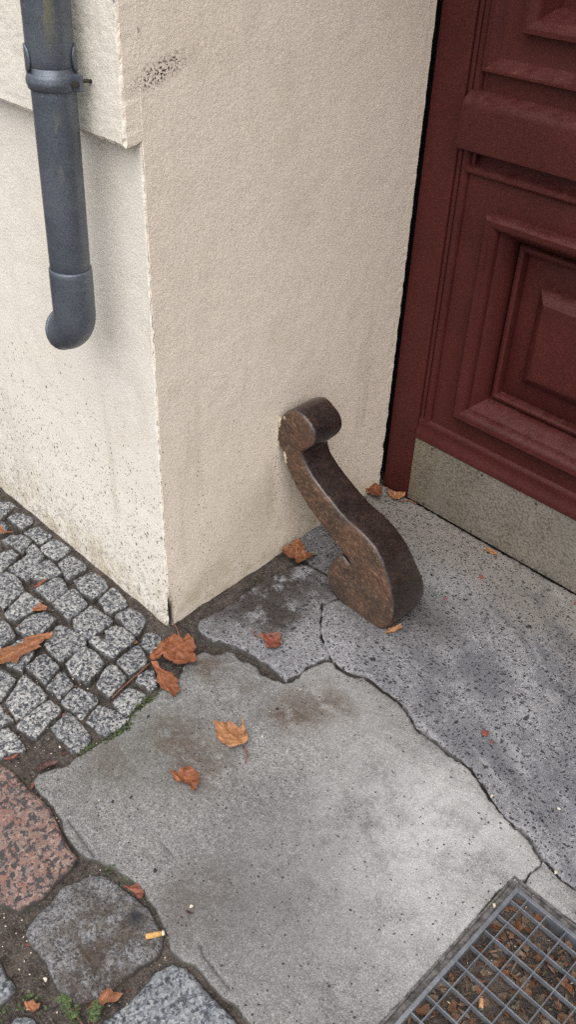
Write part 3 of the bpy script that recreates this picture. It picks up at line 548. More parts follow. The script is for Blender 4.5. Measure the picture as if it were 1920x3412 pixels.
def box(bm, x0, x1, y0, y1, z0, z1, bev=0.):
    vs = [bm.verts.new(c) for c in ((x0, y0, z0), (x1, y0, z0), (x1, y1, z0), (x0, y1, z0), (x0, y0, z1), (x1, y0, z1), (x1, y1, z1), (x0, y1, z1))]
    fs = [bm.faces.new([vs[i] for i in q]) for q in ((0, 3, 2, 1), (4, 5, 6, 7), (0, 1, 5, 4), (1, 2, 6, 5), (2, 3, 7, 6), (3, 0, 4, 7))]
    if bev:
        es = list({e for f in fs for e in f.edges})
        bmesh.ops.bevel(bm, geom=es, offset=bev, segments=2, affect='EDGES', profile=.6)
    return bm

def tube(pts, rads, seg=24, caps=True):
    """swept tube through 3-D points"""
    bm = bmesh.new(); rings = []; prev = None
    pts = [Vector(p) for p in pts]
    for i, p in enumerate(pts):
        t = (pts[min(i + 1, len(pts) - 1)] - pts[max(i - 1, 0)]).normalized()
        if prev is None:
            u = t.cross(Vector((0, 1, .01))).normalized() if abs(t.y) < .95 else t.cross(Vector((1, 0, 0))).normalized()
        else:
            u = (prev - t * prev.dot(t)).normalized()
        prev = u; w = t.cross(u)
        r = rads[i] if isinstance(rads, (list, tuple)) else rads
        rings.append([bm.verts.new(p + (u * math.cos(a) + w * math.sin(a)) * r) for a in [2 * math.pi * k / seg for k in range(seg)]])
    for a, b in zip(rings, rings[1:]):
        for k in range(seg): bm.faces.new((a[k], a[(k + 1) % seg], b[(k + 1) % seg], b[k]))
    if caps:
        bm.faces.new(rings[0][::-1]); bm.faces.new(rings[-1])
    for f in bm.faces: f.smooth = len(f.verts) == 4
    bmesh.ops.recalc_face_normals(bm, faces=bm.faces[:])
    return bm

def nz(*a): return noise.noise(Vector(a))

# ---------------------------------------------------------------- ground: soil sheet reaching far out
def build_ground():
    bm = bmesh.new()
    xs = [-40, -12, -4, -1.6] + [round(-1.0 + .0125 * i, 4) for i in range(0, 209)] + [2.2, 4, 12, 40]
    ys = [-40, -12, -4, -1.6] + [round(-1.0 + .0125 * i, 4) for i in range(0, 161)] + [1.5, 4, 12, 40]
    grid = []
    for y in ys:
        row = []
        for x in xs:
            z = -.012 + .006 * nz(x * 14, y * 14, 0) + .004 * nz(x * 60, y * 60, 2)
            if x < .08 and y < -.03 and not (y < -.36 and x > -.12): z -= .008
            if y > -.06 and x < .06: z += .004                                   # dirt banked up along the wall
            if x > .03 and y > -.03: z = -.016
            if .985 < x < 1.55 and -.66 < y < .062: z = -.10
            if y > .9 or x > 1.6: z = -.03
            row.append(bm.verts.new((x, y, z)))
        grid.append(row)
    for a, b in zip(grid, grid[1:]):
        for k in range(len(xs) - 1): bm.faces.new((a[k], a[k + 1], b[k + 1], b[k]))
    o = obj('ground', bm, SOIL); smooth(o); structure(o)
build_ground()

# ---------------------------------------------------------------- paving
def build_stone(name, label, cat, poly, mat, group=None, **kw):
    o = obj(name, stone_mesh(name, poly, **kw), mat)
    tag(o, label, cat, group); recentre(o); return o

ORD = ['nearest', 'second', 'third', 'fourth', 'fifth', 'sixth', 'seventh', 'eighth', 'ninth']
ROW = ['in the row along the cream wall', 'in the second row out from the wall', 'in the third row out from the wall',
       'in the fourth row out from the wall', 'in the fifth row, bordering the soil patch', 'in the outermost row above the pink stone']
SPECIAL = {(0, 0): 'grey granite cobble half under the big orange maple leaf at the house corner',
           (1, 1): 'notched granite cobble with a broken hollow in its top edge',
           (2, 0): 'small broken cobble wedged against the mossy slab under the long leaf stalk',
           (2, 4): 'grey granite cobble just below the brown leaf lodged between stones',
           (3, 4): 'grey granite cobble mostly covered by the torn brown leaf',
           (4, 0): 'square granite cobble with a mossy edge against the large slab',
           (4, 1): 'long pale cobble pointing at the bare soil beside the slab'}
i = 0
for r, row in enumerate(COBBLES):
    for k, p in enumerate(row):
        lab = SPECIAL.get((r, k))
        if not lab:
            lab = 'grey granite cobble, %s %s house corner %s' % (ORD[k], 'the' if k == 0 else 'from the', ROW[r])
        cxm = sum(q[0] for q in p) / len(p); cym = sum(q[1] for q in p) / len(p)
        p = [(cxm + (a - cxm) * 1.012, cym + (b - cym) * 1.012) for a, b in p]
        build_stone('cobblestone', lab, 'cobblestone', p, COBBLE, 'granite cobbles beside the wall',
                    chaikin=0, ztop=.001 + rnd.uniform(-.003, .004), depth=.06, edge=.0038, step=.0050, jit=.0022, rough=.0032, rfreq=70., seed=i + 1,
                    tilt=(rnd.uniform(-.05, .05), rnd.uniform(-.05, .05)), dome=.002)
        i += 1

build_stone('granite_block', 'pink and black speckled granite block beside the grey slab', 'paving stone', PINKP, PINK, 'large natural paving stones',
            ztop=.002, depth=.1, edge=.011, step=.008, jit=.0026, rough=.0060, rfreq=24., seed=101, chaikin=0, dome=.003)
build_stone('granite_block', 'worn grey stone with rusty brown stains and a cigarette butt on it', 'paving stone', GREYA, GREYSTONE, 'large natural paving stones',
            ztop=.000, depth=.1, edge=.010, step=.007, jit=.0034, rough=.0095, rfreq=20., seed=102, chaikin=0, dome=.004)
build_stone('granite_block', 'pale grey speckled stone below the cigarette butt stone', 'paving stone', GREYB, BLUESTONE, 'large natural paving stones',
            ztop=.001, depth=.1, edge=.011, step=.008, jit=.0026, rough=.0065, rfreq=22., seed=103, chaikin=0, dome=.004)
build_stone('granite_block', 'smooth blue grey stone cut by the picture edge beside the soil', 'paving stone', BLUEC, BLUESTONE, 'large natural paving stones',
            ztop=.001, depth=.1, edge=.014, step=.009, jit=.002, rough=.002, rfreq=30., seed=104, chaikin=0, dome=.003)
build_stone('granite_block', 'small grey stone showing only its tip below the weeds', 'paving stone', SMALLD, BLUESTONE, 'large natural paving stones',
            ztop=.001, depth=.1, edge=.012, step=.009, jit=.002, rough=.002, rfreq=30., seed=105, chaikin=0, dome=.003)

def gouge(lines, widths, depths):
    def f(x, y):
        z = 0.
        for ln, w, dp in zip(lines, widths, depths):
            best = 9
            for k, (a, b) in enumerate(zip(ln, ln[1:])):
                ax, ay = a; bx, by = b
                t = max(0, min(1, ((x - ax) * (bx - ax) + (y - ay) * (by - ay)) / ((bx - ax) ** 2 + (by - ay) ** 2)))
                dd = math.hypot(x - ax - t * (bx - ax), y - ay - t * (by - ay)); best = min(best, dd)
            if best < w: z -= dp * (1 - best / w)
        return z
    return f
xtra = []
for ln in CRACKS:
    for a, b in zip(ln, ln[1:]):
        L = math.hypot(b[0] - a[0], b[1] - a[1]); n = int(L / .0018)
        nx_, ny_ = -(b[1] - a[1]) / L, (b[0] - a[0]) / L
        for k in range(n):
            t = k / n
            for s in (-.005, -.0022, 0, .0022, .005):
                xtra.append((a[0] + (b[0] - a[0]) * t + nx_ * s + rnd.uniform(-.0004, .0004), a[1] + (b[1] - a[1]) * t + ny_ * s + rnd.uniform(-.0004, .0004)))
build_stone('stone_slab', 'big worn sandstone slab with a pale patch and two orange leaves', 'paving slab', SLABP, SLAB, 'stone slabs before the door',
            ztop=.001, depth=.08, edge=.0045, step=.0065, jit=.0040, rough=.0016, rfreq=22., seed=201, extra=xtra, chaikin=0,
            zfun=gouge(CRACKS, (.0055, .0045, .004), (.006, .005, .003)))
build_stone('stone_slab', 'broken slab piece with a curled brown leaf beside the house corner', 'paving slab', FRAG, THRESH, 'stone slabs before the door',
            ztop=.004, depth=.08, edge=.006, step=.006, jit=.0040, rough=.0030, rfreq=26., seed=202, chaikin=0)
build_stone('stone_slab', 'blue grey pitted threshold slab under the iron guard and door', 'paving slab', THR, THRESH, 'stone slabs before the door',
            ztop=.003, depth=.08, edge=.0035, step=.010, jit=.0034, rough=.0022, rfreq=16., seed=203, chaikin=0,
            zfun=gouge([[(.62, .36), (.80, .30), (.98, .24), (1.25, .17)], [(.75, .40), (.9, .36), (1.1, .31)]], (.05, .04), (.006, .004)))
build_stone('stone_slab', 'narrow cracked slab end behind the metal grate', 'paving slab', LOW, SLAB, 'stone slabs before the door',
            ztop=.001, depth=.08, edge=.004, step=.012, jit=.0018, rough=.0014, rfreq=22., seed=204, chaikin=0)

# ---------------------------------------------------------------- house wall
def wall_sheet(name, path, zs, mat, parent, jitter, seed, zjit=None):
    """loft of a plan polyline in z; jitter(i, z) moves corner vertices to keep the arrises hand-made"""
    bm = bmesh.new(); rows = []
    for z in zs:
        row = []
        for k, (x, y) in enumerate(path):
            dx, dy = jitter(k, z)
            row.append(bm.verts.new((x + dx, y + dy, z + (zjit(k, z, x) if zjit else 0))))
        rows.append(row)
    for a, b in zip(rows, rows[1:]):
        for k in range(len(path) - 1): bm.faces.new((a[k], a[k + 1], b[k + 1], b[k]))
    bmesh.ops.recalc_face_normals(bm, faces=bm.faces[:])
    o = obj(name, bm, mat, parent)
    return o

def zr(a, b, s):
    n = max(1, int(round((b - a) / s))); return [a + (b - a) * i / n for i in range(n + 1)]

house = thing('house_wall', 'cream rendered house corner with a projecting upper band and deep door reveal', 'wall', (-.3, .1, 0))
INV = Matrix.Translation((.3, -.1, 0))
def hpart(o):
    o.matrix_parent_inverse = Matrix.Translation(house.location).inverted(); return o
LEDGE = 1.1475
END = .852
rend = REVDIR * (END / REVDIR.y)
def corner_j(z, s, a=.0031):
    return a * nz(z * 60, s, 0) + a * .9 * nz(z * 17, s, 3) + a * .4 * nz(z * 190, s, 9)
# lower facade
xsF = [-6, -3, -1.6] + zr(-1.2, -.012, .012)
pathF = [(x, 0.) for x in xsF] + [(-.006, 0.), (-.0016, .0012)]
nF = len(pathF)
def jF(k, z):
    if k == nF - 1: return corner_j(z, 1) - (.006 if z < .10 else 0) * max(0, min(1, (.11 - z) / .05)), .0006 + corner_j(z, 2) + (.003 if z < .1 else 0)
    if k == nF - 2: return corner_j(z, 1) * .8 - (.004 if z < .09 else 0), 0.
    x = pathF[k][0]
    return 0., .0016 * nz(x * 3, z * 3, 1) + .0009 * nz(x * 20, z * 20, 4)
hpart(wall_sheet('facade', pathF, zr(-.05, LEDGE + .02, .012), FACADE, house, jF, 1))
# reveal (lower and upper part share one plane)
t_s = zr(.004, END, .014)
pathR = [(-.0012, .0016)] + [tuple((REVDIR * (t / REVDIR.y))[:2]) for t in t_s]
e_ = pathR[-1]
pathR += [(e_[0] - .006, e_[1] + .004), (e_[0] - .03, e_[1] + .006), (e_[0] - .25, e_[1] + .006)]
nR = len(pathR)
def jR(k, z):
    if k == 0: return corner_j(z, 1) * .9 - (.003 if z < .10 else 0) * max(0, min(1, (.11 - z) / .05)), .0004 + corner_j(z, 2) + (.010 if z < .1 else 0) * max(0, min(1, (.11 - z) / .06))
    if k == nR - 4 or k == nR - 5 or k == nR - 3:
        chip = -.012 * max(0, nz(z * 30, 5, 1)) * (1 if z < .16 else .25)
        return .0012 * nz(z * 80, 2, 2), (.0028 * nz(z * 38, 1, 7) + .0018 * nz(z * 120, 4, 7) + chip) * (1 if k == nR - 4 else .4)
    y = pathR[min(k, nR - 3)][1]
    return .0014 * nz(y * 4, z * 4, 11) + .0007 * nz(y * 22, z * 22, 14), 0.
hpart(wall_sheet('reveal', pathR, zr(-.05, LEDGE, .012) + zr(LEDGE + .012, 3.36, .03), REVEAL, house, jR, 2))
# projecting upper band: underside, face and its own corner running back to the reveal plane
PR = -.036
bm = bmesh.new()
xsB = [-6, -3, -1.6] + zr(-1.2, -.012, .008) + [-.005, -.001]
def ragged(x):
    return (.0022 * nz(x * 45, 3, 3) + .0018 * nz(x * 130, 1, 3)) * (2.0 if x > -.16 else .55) + (.004 * max(0, nz(x * 22, 9, 9)) if x > -.14 else 0)
zsB = [None, 'lip'] + zr(LEDGE + .006, 1.62, .010) + [1.8, 2.2, 3.4]
rows = []
for zi in zsB:
    row = []
    for x in xsB:
        c = x > -.002
        if zi is None: row.append(bm.verts.new((x, .004, LEDGE + .010)))
        elif zi == 'lip': row.append(bm.verts.new((x, PR + .004, LEDGE + ragged(x))))
        else:
            cut = .0 if not c else corner_j(zi, 31, .0030) - .0085 * max(0, nz(zi * 24, 8, 0) - .05) - (.008 * max(0, min(1, (LEDGE + .02 - zi) / .02)))
            fz = ragged(x) * max(0, 1 - (zi - LEDGE) / .012)
            row.append(bm.verts.new((x + cut, PR + .0016 * nz(x * 18, zi * 18, 40) + .0008 * nz(x * 60, zi * 60, 41) + (.001 if c else 0), zi + fz)))
    # return of the band to the reveal plane
    last = row[-1].co
    if zi is None: row.append(bm.verts.new((-.0005, .004, LEDGE + .010)))
    elif zi == 'lip': row += [bm.verts.new((-.0005, -.012, LEDGE + .002 + .002 * nz(5, 5, 1)))]
    else: row += [bm.verts.new((.0005 + corner_j(zi, 33, .0012), PR + .006 + corner_j(zi, 32, .003), zi))]
    if zi is None: row.append(bm.verts.new((-.0005, .006, LEDGE + .011)))
    elif zi == 'lip': row.append(bm.verts.new((-.0005, .006, LEDGE + .008)))
    else: row.append(bm.verts.new((-.0006, .006, zi)))
    rows.append(row)
for a, b in zip(rows, rows[1:]):
    for k in range(len(a) - 1): bm.faces.new((a[k], a[k + 1], b[k + 1], b[k]))
bmesh.ops.recalc_face_normals(bm, faces=bm.faces[:])
ub = hpart(obj('upper_band', bm, BAND, house)); ub.data.materials.append(REVEAL)
for f in ub.data.polygons:
    if f.normal.x > .45: f.material_index = 1
# wall above and beyond the doorway, out of the picture but shading it
bm = bmesh.new()
box(bm, -.06, 2.50, -.03, 1.2, 3.3, 6.); box(bm, 2.50, 6., -.03, 1.2, -.05, 6.); box(bm, -6., -.06, .012, 1.2, 3.36, 6.)
hpart(obj('upper_wall', bm, BAND, house))
bm = bmesh.new()
box(bm, -.5, 2.6, .955, .985, -.05, 3.4)
hpart(obj('gap_shade_sheet', bm, BLACK, house))  # black sheet that paints in the unlit depth of the gap beside the jamb

# ---------------------------------------------------------------- door
MX = 1.22                                            # meeting line of the two leaves
door = thing('house_door', 'dark red panelled wooden door with a metal kick plate', 'door', (MX, DOORY, 0))
def dpart(o, parent=None):
    if parent is None: o.matrix_parent_inverse = Matrix.Translation(door.location).inverted()
    return o
def extrude_x(prof, x0, x1, slant=0.):
    """prof: list of (y,z); prism along x"""
    bm = bmesh.new()
    a = [bm.verts.new((x0, y, z)) for y, z in prof]; b = [bm.verts.new((x1, y, z)) for y, z in prof]
    n = len(prof)
    for i in range(n): bm.faces.new((a[i], b[i], b[(i + 1) % n], a[(i + 1) % n]))
    bm.faces.new(a[::-1]); bm.faces.new(b)
    bmesh.ops.recalc_face_normals(bm, faces=bm.faces[:]); return bm
def extrude_z(prof, z0, z1):
    bm = bmesh.new()
    a = [bm.verts.new((x, y, z0)) for x, y in prof]; b = [bm.verts.new((x, y, z1)) for x, y in prof]
    n = len(prof)
    for i in range(n): bm.faces.new((a[i], b[i], b[(i + 1) % n], a[(i + 1) % n]))
    bm.faces.new(a[::-1]); bm.faces.new(b)
    bmesh.ops.recalc_face_normals(bm, faces=bm.faces[:]); return bm
def frame_profile(x0, x1, z0, z1, prof, cap=True):
    """mitred moulding: prof = (inset, y) from the outer edge inwards, closed by the panel field"""
    bm = bmesh.new(); loops = []
    for d, y in prof:
        loops.append([bm.verts.new(c) for c in ((x0 + d, y, z0 + d), (x1 - d, y, z0 + d), (x1 - d, y, z1 - d), (x0 + d, y, z1 - d))])
    for a, b in zip(loops, loops[1:]):
        for k in range(4): bm.faces.new((a[k], a[(k + 1) % 4], b[(k + 1) % 4], b[k]))
    if cap: bm.faces.new(loops[-1])
    bmesh.ops.recalc_face_normals(bm, faces=bm.faces[:])
    if bm.faces[0].normal.y > 0 and False: bmesh.ops.reverse_faces(bm, faces=bm.faces[:])
    return bm
def autosharp(o, ang=35):
    smooth(o); o.data.set_sharp_from_angle(angle=math.radians(ang)); return o
Y = DOORY
# jamb with its grooved inner beads
jamb = [(-.0455, Y + .08), (-.0455, Y + .003), (-.0425, Y), (.046, Y), (.049, Y + .002), (.0505, Y + .008), (.0505, Y + .08)]
dpart(obj('door_jamb', extrude_z(jamb, -.003, 3.32), PAINT, door))
MX = 1.22                                            # meeting line of the two leaves
def leaf_parts(mirror):
    f = (lambda x: 2 * MX - x) if mirror else (lambda x: x)
    def X(a, b): return (min(f(a), f(b)), max(f(a), f(b)))
    # bead strip with grooves beside the jamb
    s = [(.0525, Y + .05), (.0525, Y + .006), (.056, Y + .0015), (.0605, Y + .001), (.064, Y + .004), (.0655, Y + .011), (.067, Y + .004), (.072, Y - .001), (.079, Y - .0015), (.0845, Y + .002), (.087, Y + .007), (.0885, Y + .012), (.090, Y + .008), (.097, Y + .005), (.102, Y + .0055), (.102, Y + .05)]
    s = [(f(x), y) for x, y in s]
    dpart(autosharp(obj('stile_bead', extrude_z(s, .224, 3.3), PAINT, door)))
    x0, x1 = X(.102, MX - .002)
    bm = bmesh.new()
    for (za, zb, ha, hb, xa, xb, dy) in ((.006, .975, .353, .882, .181, MX - .097, 0.), (1.05, 3.3, 1.205, 3.08, .116, MX - .052, .0005)):
        h0, h1 = X(xa, xb)
        for q in ((x0, x1, za, ha), (x0, x1, hb, zb), (x0, h0, ha, hb), (h1, x1, ha, hb)):
            box(bm, q[0], q[1], Y + .006 + dy, Y + .046, q[2], q[3])
    box(bm, x0, x1, Y + .083, Y + .086, .006, 3.3)
    dpart(obj('leaf', bm, PAINT, door))
    # weather board over the kick plate
    x0, x1 = X(.0535, MX - .004)
    pr = [(Y + .03, .219), (Y - .0075, .2195), (Y - .010, .223), (Y - .0095, .231), (Y - .006, .240), (Y - .002, .250), (Y + .0005, .264), (Y - .001, .270), (Y + .0005, .277), (Y + .006, .284), (Y + .03, .285)]
    dpart(autosharp(obj('weather_board', extrude_x(pr, x0, x1), PAINT, door)))
    # kick plate of hammered aluminium
    x0, x1 = X(.0530, MX - .004)
    bm = bmesh.new(); box(bm, x0, x1, Y - .0035, Y + .02, .0055, .2185, .0008)
    kp = dpart(obj('kick_plate', bm, KICK, door))
    for sx in (.114, .287, .460, .633, .806, .979, 1.152):
        for sz in (.2065, .0135):
            bm = tube([(f(sx), Y - .0032, sz), (f(sx), Y - .0052, sz), (f(sx), Y - .0058, sz)], [.0034, .0034, .0022], 12)
            obj('screw', bm, SCREW, kp)
            kp.children[-1].matrix_parent_inverse = Matrix.Translation(door.location).inverted() if False else Matrix()
    # lower panel: bolection moulding, sunk bead, raised field
    x0, x1 = X(.169, MX - .085)
    pr = [(.0, Y + .007), (.0, Y - .016), (.003, Y - .022), (.010, Y - .026), (.020, Y - .024), (.032, Y - .014), (.035, Y - .004), (.036, Y + .004), (.040, Y + .007), (.046, Y + .016), (.053, Y + .026), (.058, Y + .036), (.060, Y + .046), (.0605, Y + .066)]
    o = dpart(autosharp(obj('panel_moulding', frame_profile(x0, x1, .342, .893, pr, False), PAINT, door)))
    pr = [(.0605, Y + .066), (.0665, Y + .066), (.067, Y + .052), (.071, Y + .044), (.078, Y + .042), (.084, Y + .045), (.086, Y + .054), (.0865, Y + .066), (.092, Y + .062), (.147, Y + .060), (.149, Y + .0535), (.1495, Y + .042), (.152, Y + .038), (.176, Y + .018), (.179, Y + .0165), (.190, Y + .0165)]
    dpart(autosharp(obj('panel', frame_profile(x0, x1, .342, .893, pr), PAINT, door)))
    # mid rail: thin bead, hollow, broad projecting rail with a sloping top, sill of the upper panel
    x0, x1 = X(.086, MX - .006)
    pr = [(Y + .02, .960), (Y + .004, .961), (Y - .003, .965), (Y - .0055, .970), (Y - .0045, .976), (Y + .001, .980), (Y + .008, .982), (Y + .018, .986), (Y + .024, .995), (Y + .026, 1.020), (Y + .026, 1.03), (Y + .04, 1.03), (Y + .04, .96)]
    dpart(autosharp(obj('rail_bead', extrude_x(pr, x0, x1), PAINT, door)))
    x0, x1 = X(.0668, MX - .004)
    pr = [(Y + .02, 1.018), (Y - .024, 1.019), (Y - .028, 1.022), (Y - .029, 1.028), (Y - .029, 1.112), (Y - .027, 1.121), (Y - .018, 1.131), (Y - .002, 1.139), (Y + .006, 1.143), (Y + .02, 1.144)]
    dpart(autosharp(obj('mid_rail', extrude_x(pr, x0, x1), PAINT, door)))
    x0, x1 = X(.094, MX - .03)
    pr = [(.0, Y + .007), (.0, Y - .010), (.003, Y - .016), (.008, Y - .0165), (.010, Y - .013), (.012, Y - .011), (.027, Y + .004), (.030, Y + .008), (.034, Y + .009), (.084, Y + .009)]
    dpart(autosharp(obj('panel_moulding', frame_profile(x0, x1, 1.184, 3.1, pr, False), PAINT, door)))
    pr = [(.084, Y + .009), (.0862, Y + .009), (.0866, Y - .014), (.090, Y - .021), (.100, Y - .023), (.114, Y - .016), (.119, Y - .008), (.121, Y - .001), (.134, Y + .022), (.138, Y + .040), (.2, Y + .040)]
    dpart(autosharp(obj('panel', frame_profile(x0, x1, 1.184, 3.1, pr), PAINT, door)))
leaf_parts(False); leaf_parts(True)
jb2 = [(2 * MX - x, y) for x, y in jamb]
dpart(obj('door_jamb', extrude_z(jb2, -.003, 3.32), PAINT, door))

# ---------------------------------------------------------------- downpipe
AX = lambda z: Vector((-.1136 + .0305 * (z - 1.361), -.090, z))
R0 = .0388
pipe = thing('downpipe', 'grey zinc rain downpipe ending in a bend above the cobbles', 'pipe', AX(.72))
def ppart(o, parent=None):
    if parent is None: o.matrix_parent_inverse = Matrix.Translation(pipe.location).inverted()
    return o
ppart(obj('shaft', tube([AX(z) for z in zr(.885, 1.265, .05)], R0 * .985, 48), ZINC, pipe))
ppart(obj('upper_shaft', tube([AX(z) for z in [1.262, 1.268, 1.275, 1.29] + zr(1.32, 3.2, .2)], [R0 * .97, R0 * 1.0, R0 * 1.02, R0 * 1.025] + [R0 * 1.025] * len(zr(1.32, 3.2, .2)), 48), ZINC, pipe))
# bend: short straight socket, then a quarter turn along the facade
c0 = AX(.819); turn = Vector((-1, -.10, 0)).normalized(); rb = .052
pts = [AX(.912), AX(.909), AX(.90), AX(.87), AX(.84)]; rad = [R0 * 1.0, R0 * 1.05, R0 * 1.055, R0 * 1.06, R0 * 1.06]
for k in range(0, 15):
    a = math.radians(78) * k / 14
    pts.append(c0 + turn * rb * (1 - math.cos(a)) + Vector((0, 0, -1)) * rb * math.sin(a)); rad.append(R0 * 1.06)
elb = ppart(obj('bend', tube(pts, rad, 48, caps=False), ZINC, pipe))
sol = elb.modifiers.new('thickness', 'SOLIDIFY'); sol.thickness = .0018; sol.offset = -1
e1 = pts[-1]; dirn = (pts[-1] - pts[-2]).normalized()
ppart(obj('outlet_rim', tube([e1 - dirn * .003, e1 - dirn * .001, e1 + dirn * .002, e1 + dirn * .003, e1 + dirn * .001], [R0 * 1.06, R0 * 1.10, R0 * 1.10, R0 * 1.05, R0 * .98], 48, caps=False), ZINC, pipe))
# wall clamp: band with lugs, screw and a stay into the wall
bz = 1.243; tilt = .0
ring = [(AX(bz - .0125), R0 * 1.03), (AX(bz - .0120), R0 * 1.085), (AX(bz - .008), R0 * 1.10), (AX(bz - .004), R0 * 1.15), (AX(bz + .003), R0 * 1.15), (AX(bz + .007), R0 * 1.10), (AX(bz + .0125), R0 * 1.085), (AX(bz + .013), R0 * 1.03)]
cl = ppart(obj('clamp', tube([q[0] for q in ring], [q[1] for q in ring], 48, caps=False), ZINC, pipe))
a_ = math.radians(22); out = Vector((math.cos(a_), math.sin(a_), 0)); side = Vector((-out.y, out.x, 0))
bm = bmesh.new(); box(bm, -.003, .017, -.0045, .0045, -.0135, .0135, .002)
bmesh.ops.transform(bm, matrix=Matrix.Translation(AX(bz) + out * R0 * 1.06) @ Matrix.Rotation(a_, 4, 'Z'), verts=bm.verts[:])
obj('lug', bm, ZINC, cl)
p = AX(bz) + out * (R0 * 1.06 + .010)
obj('screw', tube([p - side * .011, p - side * .008, p - side * .0079, p + side * .014], [.0052, .0058, .003, .003], 10), SCREW, cl)
q = AX(bz) + Vector((R0 * .55, R0 * .75, 0))
obj('wall_stay', tube([q, q + Vector((.008, .012, -.002)), Vector((q.x + .012, PR + .004, bz - .004))], [.0036, .0034, .0034], 8), SCREW, cl)
for sgn in (-1, 1):                                   # split collar tabs above the clamp
    bm = bmesh.new(); ringv = []
    for z_ in zr(1.258, 1.300, .006):
        half = .42 * math.sqrt(max(.02, 1 - ((z_ - 1.277) / .0235) ** 2))
        base = math.radians(250 if sgn < 0 else 48)
        ringv.append([bm.verts.new(AX(z_) + Vector((math.cos(base + half * t), math.sin(base + half * t), 0)) * R0 * 1.075) for t in (-1, -.5, 0, .5, 1)])
    for a, b in zip(ringv, ringv[1:]):
        for k in range(4): bm.faces.new((a[k], a[k + 1], b[k + 1], b[k]))
    o = ppart(obj('collar_tab', bm, ZINC, pipe)); smooth(o)
    s_ = o.modifiers.new('thickness', 'SOLIDIFY'); s_.thickness = .0025; s_.offset = 0

# ---------------------------------------------------------------- iron wheel guard
def guard_mesh():
    y0, r = .3790, .0105
    Wz = lambda z: float(np.interp(z, [0., .10, .22, .35, .46], [.124, .123, .100, .097, .104]))
    rim = [Vector(p) for p in GUARD]
    # clean closed outline, a little finer
    pts = []
    for _ in range(1):
        q = []
        for k in range(len(rim)):
            a, b = rim[k], rim[(k + 1) % len(rim)]
            sharp = k in (13, 41, 42)
            q += [a.lerp(b, .22 if not sharp else .06), a.lerp(b, .78)]
        rim = q
    for k in range(len(rim)):
        a, b = rim[k], rim[(k + 1) % len(rim)]
        n = max(1, int((b - a).length / .005))
        for j in range(n): pts.append(a.lerp(b, j / n))
    area = sum(a.x * b.y - b.x * a.y for a, b in zip(pts, pts[1:] + pts[:1]))
    if area < 0: pts.reverse()
    n = len(pts)
    nor = []
    for k in range(n):
        t = (pts[(k + 2) % n] - pts[(k - 2) % n]).normalized(); nor.append(Vector((t.y, -t.x)))       # outward
    for _ in range(2): nor = [(nor[k - 1] + nor[k] * 2 + nor[(k + 1) % n]).normalized() for k in range(n)]
    bm = bmesh.new(); rings = []
    prof = [(r * (1 - math.sin(a)), r * (1 - math.cos(a))) for a in [math.radians(v) for v in (0, 22, 45, 68, 90)]]
    secs = [(0., dy, ins) for ins, dy in prof]
    secs += [(t, 0., -.0030 * math.sin(math.pi * t)) for t in (.2, .35, .5, .65, .8)]
    secs += [(1., -dy, ins) for ins, dy in reversed(prof)]
    for t, off, ins in secs:
        ring = []
        for k in range(n):
            p = pts[k] - nor[k] * ins
            y = y0 + Wz(pts[k].y) * t + off
            w = .0010 * nz(p.x * 38, y * 38, p.y * 38) + .0007 * nz(p.x * 110, y * 110, p.y * 110)
            ring.append(bm.verts.new((p.x + nor[k].x * w, y, p.y + nor[k].y * w)))
        rings.append(ring)
    for a, b in zip(rings, rings[1:]):
        for k in range(n): bm.faces.new((a[k], a[(k + 1) % n], b[(k + 1) % n], b[k]))
    for ring, s in ((rings[0], -1), (rings[-1], 1)):
        poly = [(v.co.x, v.co.z) for v in ring]
        v2, fs = fill(poly, .006, 11)
        m = {}
        for idx, v in enumerate(v2):
            if idx < n and abs(v[0] - poly[idx][0]) + abs(v[1] - poly[idx][1]) < 1e-4: m[idx] = ring[idx]
            else:
                m[idx] = bm.verts.new((v[0], (y0 if s < 0 else y0 + Wz(v[1])) + s * (.0006 + .0016 * nz(v[0] * 70, v[1] * 70, 2) + .0018 * nz(v[0] * 22, v[1] * 22, 5)), v[1]))
        for f in fs:
            try: bm.faces.new([m[q] for q in f])
            except ValueError: pass
    bmesh.ops.recalc_face_normals(bm, faces=bm.faces[:])
    for f in bm.faces: f.smooth = True
    return bm
guard = thing('wheel_guard', 'rusty cast iron wheel guard curling against the reveal wall by the door', 'wheel guard', (.28, .447, 0))
def gpart(o): o.matrix_parent_inverse = Matrix.Translation(guard.location).inverted(); return o
gpart(obj('guard_body', guard_mesh(), IRON, guard))
# old plaster and paint flakes left on the back of the scroll where it meets the wall
bm = bmesh.new()
for k in range(46):
    z = rnd.uniform(.325, .452); y = .381 + abs(rnd.gauss(0, .012))
    i_ = min(range(len(GUARD)), key=lambda j: abs(GUARD[j][1] - z) + (9 if GUARD[j][0] > .012 else 0))
    x = GUARD[i_][0] + .006 + rnd.uniform(-.003, .006)
    c = Vector((x, .3806 - .0006, z)); s = rnd.uniform(.0025, .0065)
    vs = [bm.verts.new(c + Vector((math.cos(t) * s * rnd.uniform(.5, 1), -.0010 + rnd.uniform(-.0006, .0006), math.sin(t) * s * rnd.uniform(.7, 1.5)))) for t in [q * math.pi / 3 for q in range(6)]]
    bm.faces.new(vs)
gpart(obj('paint_flakes', bm, CHIP, guard))
# collar of plaster where the iron dives into the wall
bm = bmesh.new(); ringA = []; 
for k in range(28):
    t = k / 27
    a = math.radians(200 - 240 * t)
    pass
bm.free()

